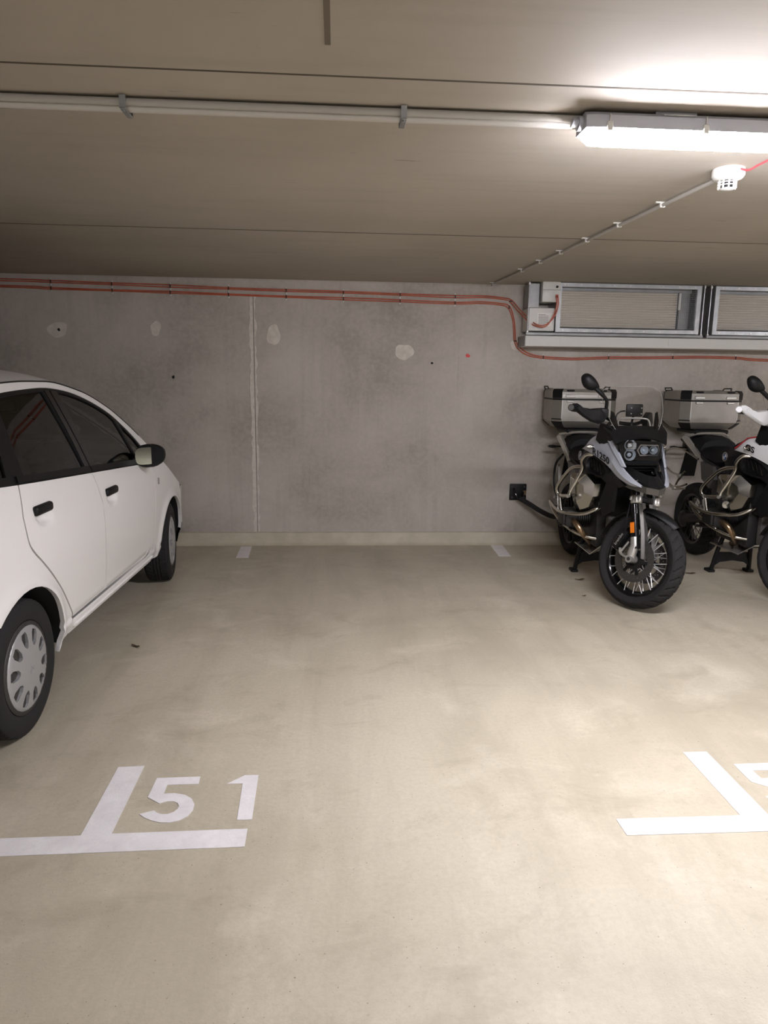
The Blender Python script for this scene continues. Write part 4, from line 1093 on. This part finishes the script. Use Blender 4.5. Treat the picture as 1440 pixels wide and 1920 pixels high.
    for k in range(5):
        g = G(); g.box((.082, .700, 1.068+.008*k), (.056, .003, .002)); g.obj('lens_rib', 'alub', hl, ang=0)
    g = G(); pts = [(-.105, 1.055), (-.095, 1.088), (.022, 1.090), (.040, 1.055), (.022, 1.022), (-.095, 1.024)]
    g.tube([(x, .692-.9*x*x, z) for x, z in pts], .005, 8, closed=True); g.obj('lamp_bezel', 'enginel', hl)
    # grille ribs below the lamp
    for k in range(3):
        g = G(); g.rbox((0, .69-.02*k, .962-.022*k), (.21-.02*k, .03, .010), .003, 1); g.obj('grille_rib', 'blackgl', t, ang=0)
    g = G(); g.rbox((0, .60, .945), (.24, .12, .07), .01, 1); g.obj('grille_back', 'dark', t, ang=0)
    # windscreen
    rows = []
    for z, y, wv in ((1.165, .575, .135), (1.22, .555, .165), (1.30, .515, .195), (1.38, .465, .208), (1.43, .430, .205), (1.465, .405, .165)):
        rows.append([(wv*u, y-.28*(wv*u)**2*4, z-(.004 if abs(u) == 1 else 0)) for u in np.linspace(-1, 1, 11)])
    ws_ = strip(rows, (0, -.004, 0)).obj('windscreen', 'clear', t, ang=60)
    e_ = [r[0] for r in rows] + rows[-1][1:-1] + [r[-1] for r in rows[::-1]]
    g = G(); g.tube(e_, .0016, 6); g.obj('screen_edge', 'screenedge', ws_)
    g = G(); g.tube(cr([(-.11, .50, 1.18), (-.105, .47, 1.235), (-.07, .455, 1.25), (.07, .455, 1.25), (.105, .47, 1.235), (.11, .50, 1.18)], 5), .006, 8); g.obj('screen_bracket', 'alub', t)
    # navigation mount
    g = G(); g.rbox((-.01, .44, 1.305), (.115, .022, .085), .008, 2); gp = g.obj('device_mount', 'blackpl', t)
    for x, z in ((-.045, .028), (.025, .028), (-.045, -.01), (.025, -.01)):
        g = G(); g.cyl((-.01+x, .452, 1.305+z-.012), (-.01+x, .456, 1.305+z-.012), .004, 8); g.obj('mount_screw', 'alub', gp)
    g = G(); g.tube(cr([(-.01, .43, 1.27), (-.01, .41, 1.22), (-.005, .42, 1.17)], 5), .008, 8); g.obj('mount_arm', 'blackpl', gp)
    g = G(); g.tube(cr([(.05, .43, 1.30), (.085, .44, 1.295), (.11, .44, 1.27), (.115, .45, 1.22)], 5), .005, 8); g.obj('mount_cable', 'blackpl', gp)
    g = G(); g.rbox((0, .38, 1.12), (.26, .26, .14), .03, 2); g.obj('instrument_body', 'blackpl', t)
    # ---- handlebar (turned to the left lock)
    bar = cr([(.445, .535, 1.315), (.33, .49, 1.30), (.20, .42, 1.265), (.10, .34, 1.225), (0, .29, 1.205), (-.10, .23, 1.20), (-.20, .13, 1.215), (-.27, .05, 1.21)], 5)
    g = G(); g.tube(bar, .013, 10); hb = g.obj('handlebar', 'blackpl', t)
    g = G(); g.tube([(.445, .535, 1.315), (.32, .487, 1.298)], .019, 12); g.obj('grip', 'rubber', hb)
    g = G(); g.tube([(-.27, .05, 1.21), (-.18, .15, 1.212)], .019, 12); g.obj('grip', 'rubber', hb)
    hgm = 'whitep' if white else 'blackpl'
    HG = cc([(0.448, 0.56, 1.330), (0.442, 0.56, 1.350), (0.420, 0.57, 1.352), (0.400, 0.58, 1.332), (0.360, 0.60, 1.314), (0.31, 0.59, 1.320), (0.26, 0.56, 1.322), (0.212, 0.52, 1.288), (0.198, 0.51, 1.254), (0.215, 0.52, 1.227), (0.262, 0.55, 1.215), (0.33, 0.59, 1.233), (0.385, 0.605, 1.264), (0.425, 0.59, 1.296)])
    g = G(); n_ = len(HG); c0 = np.mean(np.array(HG), 0)
    bul = [tuple(c0+(np.array(p)-c0)*.72+np.array((.004, .028, 0))) for p in HG]
    bk_ = [tuple(np.array(p)+np.array((.0, -.03, 0))) for p in HG]
    g.loft([bk_, HG, bul]); hg = g.obj('hand_guard', hgm, t, ang=40)
    g = G(); g.lathe([(.010, -.004), (.021, -.004), (.023, .010), (.018, .018), (0, .018)], 16, along((.452, .545, 1.322), (.475, .60, 1.33))); g.obj('bar_end', hgm if white else 'steeld', hg)
    g = G(); HL = [(-.30, .02, 1.27), (-.31, .02, 1.20), (-.27, .10, 1.17), (-.20, .20, 1.18), (-.19, .22, 1.25), (-.24, .14, 1.28)]
    g.poly3(HL, (.03, -.02, 0)); g.obj('hand_guard', hgm, t, ang=0)
    g = G(); g.rbox((.215, .47, 1.285), (.07, .06, .07), .015, 2); g.obj('brake_reservoir', 'blackpl', hb)
    # mirror on the right bar
    MR = cc([(0.376, 0.5, 1.530), (0.376, 0.5, 1.498), (0.357, 0.5, 1.459), (0.318, 0.5, 1.438), (0.274, 0.5, 1.441), (0.253, 0.5, 1.46), (0.279, 0.5, 1.506), (0.315, 0.5, 1.539), (0.35, 0.5, 1.549)])
    mr = cr(MR, 3, True); c0 = np.mean(np.array(mr), 0); g = G()
    g.loft([[tuple(c0+(np.array(p)-c0)*k+np.array((0, dy, 0))) for p in mr] for k, dy in ((.92, -.022), (1, -.016), (1, -.004), (.86, .014), (.55, .026), (.2, .030))]); mo = g.obj('mirror', 'blackpl', t, ang=50)
    g = G(); g.poly3([tuple(c0+(np.array(p)-c0)*.88+np.array((0, -.0245, 0))) for p in mr], (0, .002, 0)); g.obj('mirror_glass', 'mirror', mo, ang=0)
    g = G(); g.tube(cr(cc([(0.285, 0.5, 1.455), (0.23, 0.5, 1.407), (0.196, 0.49, 1.367), (0.190, 0.47, 1.306), (.19, .46, 1.27)]), 5), [.015]*6+[.012]*15, 10); g.obj('mirror_stalk', 'blackpl', mo)
    # ---- tank, seat
    def tsec(y, w_, z0, z1, f=.55):
        return [(-w_*.8, y, z0), (-w_, y, z0+(z1-z0)*f), (-w_*.8, y, z1-(z1-z0)*.14), (-w_*.4, y, z1), (w_*.4, y, z1), (w_*.8, y, z1-(z1-z0)*.14), (w_, y, z0+(z1-z0)*f), (w_*.8, y, z0)]
    g = G(); g.loft([tsec(-.16, .12, .80, .96), tsec(-.06, .19, .78, 1.03), tsec(.08, .225, .78, 1.095), tsec(.24, .225, .82, 1.125), tsec(.38, .17, .86, 1.11)]); tk = g.obj('fuel_tank', 'seat', t, ang=35)
    for s in (1, -1):
        Mb = frame((s*.206, -.01, .945), (0, s*.9, -.1) if s > 0 else (0, -.9, .1), (-.05*s, .1, 1))
        g = G(); g.lathe([(0, 0), (.034, 0), (.034, .004), (.031, .006), (0, .006)], 28, Mb); bd = g.obj('tank_badge', 'enginel', t)
        for k in range(4):
            pts = [(0, 0)] + [(.021*math.cos(a), .021*math.sin(a)) for a in np.linspace(k*PI/2, (k+1)*PI/2, 7)]
            g = G(); g.prism(pts, .0012, Mb @ Matrix.Translation((0, 0, .006))); g.obj('badge_quarter', 'blue' if k % 2 else 'whitep', bd, ang=0)
        g = G(); g.lathe([(.030, .006), (.034, .006), (.034, .008), (.030, .008)], 28, Mb, closed=True); g.obj('badge_ring', 'alub', bd)
    g = G(); g.loft([tsec(-.52, .15, .86, .985), tsec(-.40, .165, .83, .955), tsec(-.25, .15, .80, .93), tsec(-.10, .10, .82, .96)]); g.obj('rider_seat', 'seat', t, ang=40)
    g = G(); g.loft([tsec(-.90, .10, .93, 1.03), tsec(-.75, .15, .90, 1.055), tsec(-.60, .165, .87, 1.06), tsec(-.50, .16, .86, 1.03)]); g.obj('pillion_seat', 'seat', t, ang=40)
    # ---- silver shroud with facets
    for s in (1, -1):
        Sx = .045
        ou = [(.262, .10, .804), (.250, .10, .823), (.225, .15, .830), (.205, .30, .842), (.165, .38, .783), (.165, .36, .690), (.175, .31, .607), (.215, .24, .570), (.235, .16, .593), (.245, .14, .679), (.262, .10, .690)]
        ou = [(x+Sx, y, z) for x, y, z in ou]; c0 = np.mean(np.array(ou), 0)
        inn = [tuple(c0+(np.array(p)-c0)*(.62 if k % 2 else .42)+np.array((.034 if k % 2 else .022, .020, .012 if k % 3 else -.01))) for k, p in enumerate(ou)]
        bk_ = [tuple(np.array(p)+np.array((-.05, -.02, 0))) for p in ou]
        g = G(); g.loft([bk_, ou, inn]); mx(g, s).obj('tank_shroud', 'shroud', t, ang=12)
    # ---- engine
    g = G(); g.rbox((0, .05, .47), (.30, .46, .36), .04, 2); g.obj('engine_block', 'engine', t)
    g = G(); g.rbox((0, .30, .68), (.26, .16, .26), .03, 2); g.obj('radiator', 'dark', t)
    g = G(); g.rbox((0, .32, .44), (.18, .06, .24), .03, 2); g.obj('front_cover', 'enginel', t)
    g = G(); g.rbox((0, -.12, .68), (.24, .48, .28), .04, 2); g.obj('frame_cover', 'engine', t)
    g = G(); g.poly3([(-.15, -.22, .23), (.15, -.22, .23), (.16, .22, .24), (.12, .36, .34), (-.12, .36, .34), (-.16, .22, .24)], (0, 0, -.008)); g.obj('skid_plate', 'alub', t, ang=20)
    for s in (1, -1):
        g = G(); Mc = along((s*.14, .08, .49), (s*.40, .08, .495)); pr = []
        for k in range(8): pr += [(.070, .012*k*1.3), (.082, .012*k*1.3+.004), (.082, .012*k*1.3+.008), (.070, .012*k*1.3+.012)]
        g.lathe(pr, 24, Mc); cy_ = g.obj('cylinder', 'engine', t)
        g = G(); g.rbox((s*.290, .08, .490), (.10, .16, .130), .025, 2); g.obj('cylinder_head', 'engine', cy_)
        g = G(); g.rbox((s*.345, .08, .490), (.030, .145, .105), .014, 3); g.obj('head_cover', 'engine', cy_)
        g = G(); g.tube(cr([(s*.275, .15, .475), (s*.265, .215, .455), (s*.235, .235, .41), (s*.19, .20, .36), (s*.13, .12, .31), (s*.09, .0, .27)], 5), .023, 12); g.obj('exhaust_header', 'header', t)
        # foot peg and rear set
        g = G(); g.cyl((s*.17, -.20, .36), (s*.28, -.22, .365), .012, 8); g.obj('foot_peg', 'steeld', t)
        # crash bars
        pts = [ [(.20, .36, .985), (.262, .33, .985), (.282, .29, .940), (.262, .25, .880), (.290, .23, .800), (.325, .20, .710), (.335, .20, .672)],
                [(.268, .255, .893), (.315, .17, .872), (.345, .08, .800), (.372, 0, .706), (.362, 0, .650), (.352, .08, .650), (.335, .20, .670)],
                [(.385, -.14, .570), (.375, -.02, .540), (.355, .12, .532), (.305, .22, .540), (.245, .30, .556), (.185, .345, .592), (.145, .345, .612)],
                [(.385, -.14, .570), (.365, -.05, .494), (.325, .05, .434), (.280, .15, .400), (.215, .22, .375), (.13, .26, .362)],
                [(.358, .03, .655), (.350, .06, .549), (.328, .08, .476), (.298, .12, .412)] ]
        for q in pts:
            g = G(); g.tube([(s*x, y, z) for x, y, z in cr(q, 6)], .0135, 12); g.obj('crash_bar', 'tube', t)
        g = G(); g.poly3([(s*.372, .025, .665), (s*.376, .05, .64), (s*.372, .07, .545), (s*.366, .04, .535), (s*.366, .015, .60)], (s*.004, .0, 0)); bp_ = g.obj('bar_bracket', 'alub', t, ang=0)
        for z in (.565, .63):
            g = G(); g.cyl((s*.374, .044, z), (s*.385, .046, z), .007, 6); g.obj('bracket_bolt', 'steeld', bp_)
        g = G(); g.cyl((s*.335, .20, .668), (s*.352, .215, .668), .012, 8); g.obj('bar_bolt', 'alub', t)
        if white:
            Ml = along((s*.325, .25, .625), (s*.335, .40, .625)); g = G(); g.lathe([(0, -.03), (.026, -.028), (.030, 0), (.030, .03), (.026, .033)], 20, Ml); fo = g.obj('fog_lamp', 'blackpl', t)
            g = G(); g.lathe([(0, .022), (.02, .026), (.027, .034), (0, .036)], 20, Ml); g.obj('fog_lens', 'chrome', fo)
    # ---- rear end
    for s in (1, -1):
        g = G(); g.tube(cr([(s*.14, -.05, .80), (s*.15, -.35, .86), (s*.15, -.60, .93), (s*.12, -.92, 1.0)], 5), .015, 10); g.obj('subframe_rail', 'engine', t)
        g = G(); g.poly3([(s*.20, -.74, 1.045), (s*.185, -.70, 1.035), (s*.172, -.48, .905), (s*.168, -.42, .84), (s*.18, -.44, .83), (s*.19, -.52, .90), (s*.205, -.76, 1.025)], (-s*.02, 0, 0)); g.obj('grab_rail', 'alub', t, ang=0)
        g = G(); g.lathe([(0, -.04), (.010, -.03), (.014, 0), (.010, .03), (0, .04)], 12, along((s*.20, -.90, .93), (s*.30, -.90, .935))); g.obj('indicator', 'blackpl', t)
        g = G(); g.cyl((s*.08, -.88, .93), (s*.18, -.90, .93), .007, 8); g.obj('indicator_stalk', 'blackpl', t)
        g = G(); g.poly3([(s*.185, -.22, .84), (s*.19, -.42, .86), (s*.18, -.40, .72), (s*.175, -.28, .66), (s*.18, -.20, .74)], (-s*.03, 0, 0)); g.obj('side_cover', 'enginel', t, ang=0)
    g = G(); g.tube(cr([(.185, -.74, 1.05), (.10, -.64, 1.072), (0, -.60, 1.078), (-.10, -.64, 1.072), (-.185, -.74, 1.05)], 5), .011, 8); g.obj('luggage_rack', 'alub', t)
    g = G(); g.rbox((0, -.82, 1.085), (.30, .34, .035), .01, 1); g.obj('rack_plate', 'blackpl', t)
    g = G(); g.rbox((0, -.94, .95), (.16, .14, .08), .02, 2); g.obj('tail_unit', 'blackpl', t)
    g = G(); g.poly3([(-.06, -.94, .92), (.06, -.94, .92), (.07, -1.02, .66), (-.07, -1.02, .66)], (0, -.01, 0)); g.obj('rear_mudguard', 'blackpl', t, ang=0)
    g = G(); g.tube([(.115, -.12, .42), (.115, -.45, .385), (.11, -.75, .32)], [.045, .038, .05], 12); g.obj('swingarm', 'engine', t)
    g = G(); g.lathe([(0, -.05), (.06, -.05), (.075, -.02), (.075, .02), (.05, .045), (0, .05)], 22, along((.11, -.75, .318), (.2, -.75, .318))); g.obj('final_drive', 'engine', t)
    g = G(); g.lathe([(.045, 0), (.06, .03), (.065, .25), (.062, .42), (.05, .46), (0, .46)], 20, along((-.20, -.45, .40), (-.26, -.95, .62))); g.obj('muffler', 'alub', t)
    g = G(); g.tube(cr([(0, -.02, .26), (-.10, -.2, .27), (-.18, -.36, .34), (-.20, -.46, .405)], 5), .026, 10); g.obj('exhaust_pipe', 'enginel', t)
    if white:      # tubular pannier frame
        for s in (1, -1):
            for q in ([(.21, -.42, .88), (.25, -.60, .935), (.265, -.80, .93), (.27, -.96, .86), (.27, -.99, .76), (.265, -.90, .66), (.255, -.70, .60), (.24, -.52, .62)],
                      [(.27, -.975, .80), (.26, -.80, .73), (.25, -.62, .715)], [(.25, -.55, .76), (.255, -.66, .66), (.25, -.70, .60)], [(.25, -.50, .66), (.262, -.60, .625), (.27, -.74, .60)]):
                g = G(); g.tube([(s*x, y, z) for x, y, z in cr(q, 6)], .009, 8); g.obj('pannier_frame', 'tube', t)
            g = G(); g.cyl((s*.245, -.62, .715), (s*.275, -.62, .715), .018, 12); g.obj('frame_lock', 'alub', t)
            g = G(); g.cyl((s*.235, -.68, .60), (s*.285, -.68, .60), .016, 10); g.obj('pillion_peg', 'alub', t)
    else:
        for s in (1, -1):
            g = G(); g.poly3([(s*.225, -.58, .79), (s*.205, -.66, .80), (s*.225, -.74, .72), (s*.232, -.76, .62), (s*.228, -.60, .58), (s*.225, -.52, .64)], (-s*.02, 0, 0)); g.obj('pannier_plate', 'alu', t, ang=0)
            g = G(); g.tube(cr([(s*.21, -.50, .90), (s*.235, -.62, .80), (s*.24, -.60, .62), (s*.22, -.46, .50)], 5), .010, 8); g.obj('pannier_frame', 'blackpl', t)
            g = G(); g.cyl((s*.19, -.48, .545), (s*.27, -.47, .55), .012, 8); g.obj('pillion_peg', 'alub', t)
    # ---- centre stand
    for s in (1, -1):
        g = G(); g.tube([(s*.11, -.08, .34), (s*.135, -.12, .18), (s*.155, -.15, .02)], .017, 10); g.obj('stand_leg', 'blackpl', t)
        g = G(); g.rbox((s*.16, -.165, .011), (.055, .085, .022), .005, 1); g.obj('stand_foot', 'blackpl', t)
    g = G(); pts = [(-.15, .05), (-.14, .165), (.14, .165), (.15, .05), (.10, .085), (0, .098), (-.10, .085)]
    g.prism(pts, .02, Matrix(((1, 0, 0, 0), (0, 0, 1, -.15), (0, 1, 0, 0), (0, 0, 0, 1)))); g.obj('stand_plate', 'blackpl', t, ang=0)
    # ---- top case
    def oct_(k, z, ins=0, y0=-1.085, y1=-.645, hw=.268, ch=.062):
        a, b = y0+ins, y1-ins; w_ = hw-ins
        return [(-w_+ch, a, z), (w_-ch, a, z), (w_, a+ch, z), (w_, b-ch, z), (w_-ch, b, z), (-w_+ch, b, z), (-w_, b-ch, z), (-w_, a+ch, z)]
    g = G(); g.loft([oct_(1, 1.108, .05), oct_(1, 1.150, .008), oct_(1, 1.165), oct_(1, 1.338)]); tc = g.obj('top_case', 'alu', t, ang=20)
    g = G(); g.loft([oct_(1, 1.3385, .002), oct_(1, 1.352, .002)]); g.obj('case_seal', 'blackpl', tc, ang=20)
    g = G(); g.loft([oct_(1, 1.3525), oct_(1, 1.405), oct_(1, 1.424, .012), oct_(1, 1.428, .05)]); g.obj('case_lid', 'alu', tc, ang=20)
    for sx in (1, -1):
        for sy, yy in ((1, -.645), (-1, -1.085)):
            g = G(); x_, y_ = sx*.268, yy; q = lambda dx, dy, z: (x_-sx*dx, y_-sy*dy, z)
            g.loft([[q(.062, -.002, 1.354), q(-.002, .062, 1.354), q(.03, .075, 1.354), q(.075, .03, 1.354)], [q(.062, -.003, 1.408), q(-.003, .062, 1.408), q(.03, .075, 1.408), q(.075, .03, 1.408)], [q(.07, .006, 1.430), q(.006, .07, 1.430), q(.04, .085, 1.432), q(.085, .04, 1.432)]]); g.obj('lid_corner', 'blackpl', tc, ang=0)
            g = G(); g.loft([[q(.105, .045, 1.106), q(.045, .105, 1.106), q(.06, .11, 1.106), q(.11, .06, 1.106)], [q(.070, .0, 1.152), q(.0, .070, 1.152), q(.03, .09, 1.152), q(.09, .03, 1.152)], [q(.062, -.003, 1.185), q(-.003, .062, 1.185), q(.02, .066, 1.185), q(.066, .02, 1.185)]]); g.obj('case_corner', 'blackpl', tc, ang=0)
            g = G(); g.box(q(.066, -.001, 1.262), (.006, .004, .150)); g.obj('edge_trim', 'alub', tc, ang=0)
        g = G(); g.tube([(sx*.262, -1.03, 1.428), (sx*.270, -1.02, 1.446), (sx*.270, -.90, 1.448), (sx*.262, -.89, 1.428)], .006, 8); g.obj('tie_loop', 'steeld', tc)
        g = G(); g.rbox((sx*.135, -.640, 1.372), (.085, .010, .022), .003, 1); h_ = g.obj('hinge', 'alub', tc, ang=0)
        g = G(); g.rbox((sx*.135, -.640, 1.328), (.06, .008, .018), .003, 1); g.obj('hinge_leaf', 'alub', h_, ang=0)
        g = G(); g.rbox((sx*.135, -.650, 1.418), (.06, .030, .014), .004, 1); g.obj('tie_point', 'blackpl', tc, ang=0)
    g = G(); g.box((0, -.6435, 1.372), (.40, .003, .020)); g.obj('hinge_rail', 'alub' if not white else 'alu', tc, ang=0)
    return t
make_bike((2.05, 5.22, 0), PI-math.radians(3), 'grey adventure motorcycle nearest the empty bay, with aluminium top case', False)
make_bike((3.17, 5.20, 0), PI-math.radians(1), 'white adventure motorcycle at the right picture edge, with aluminium top case', True)
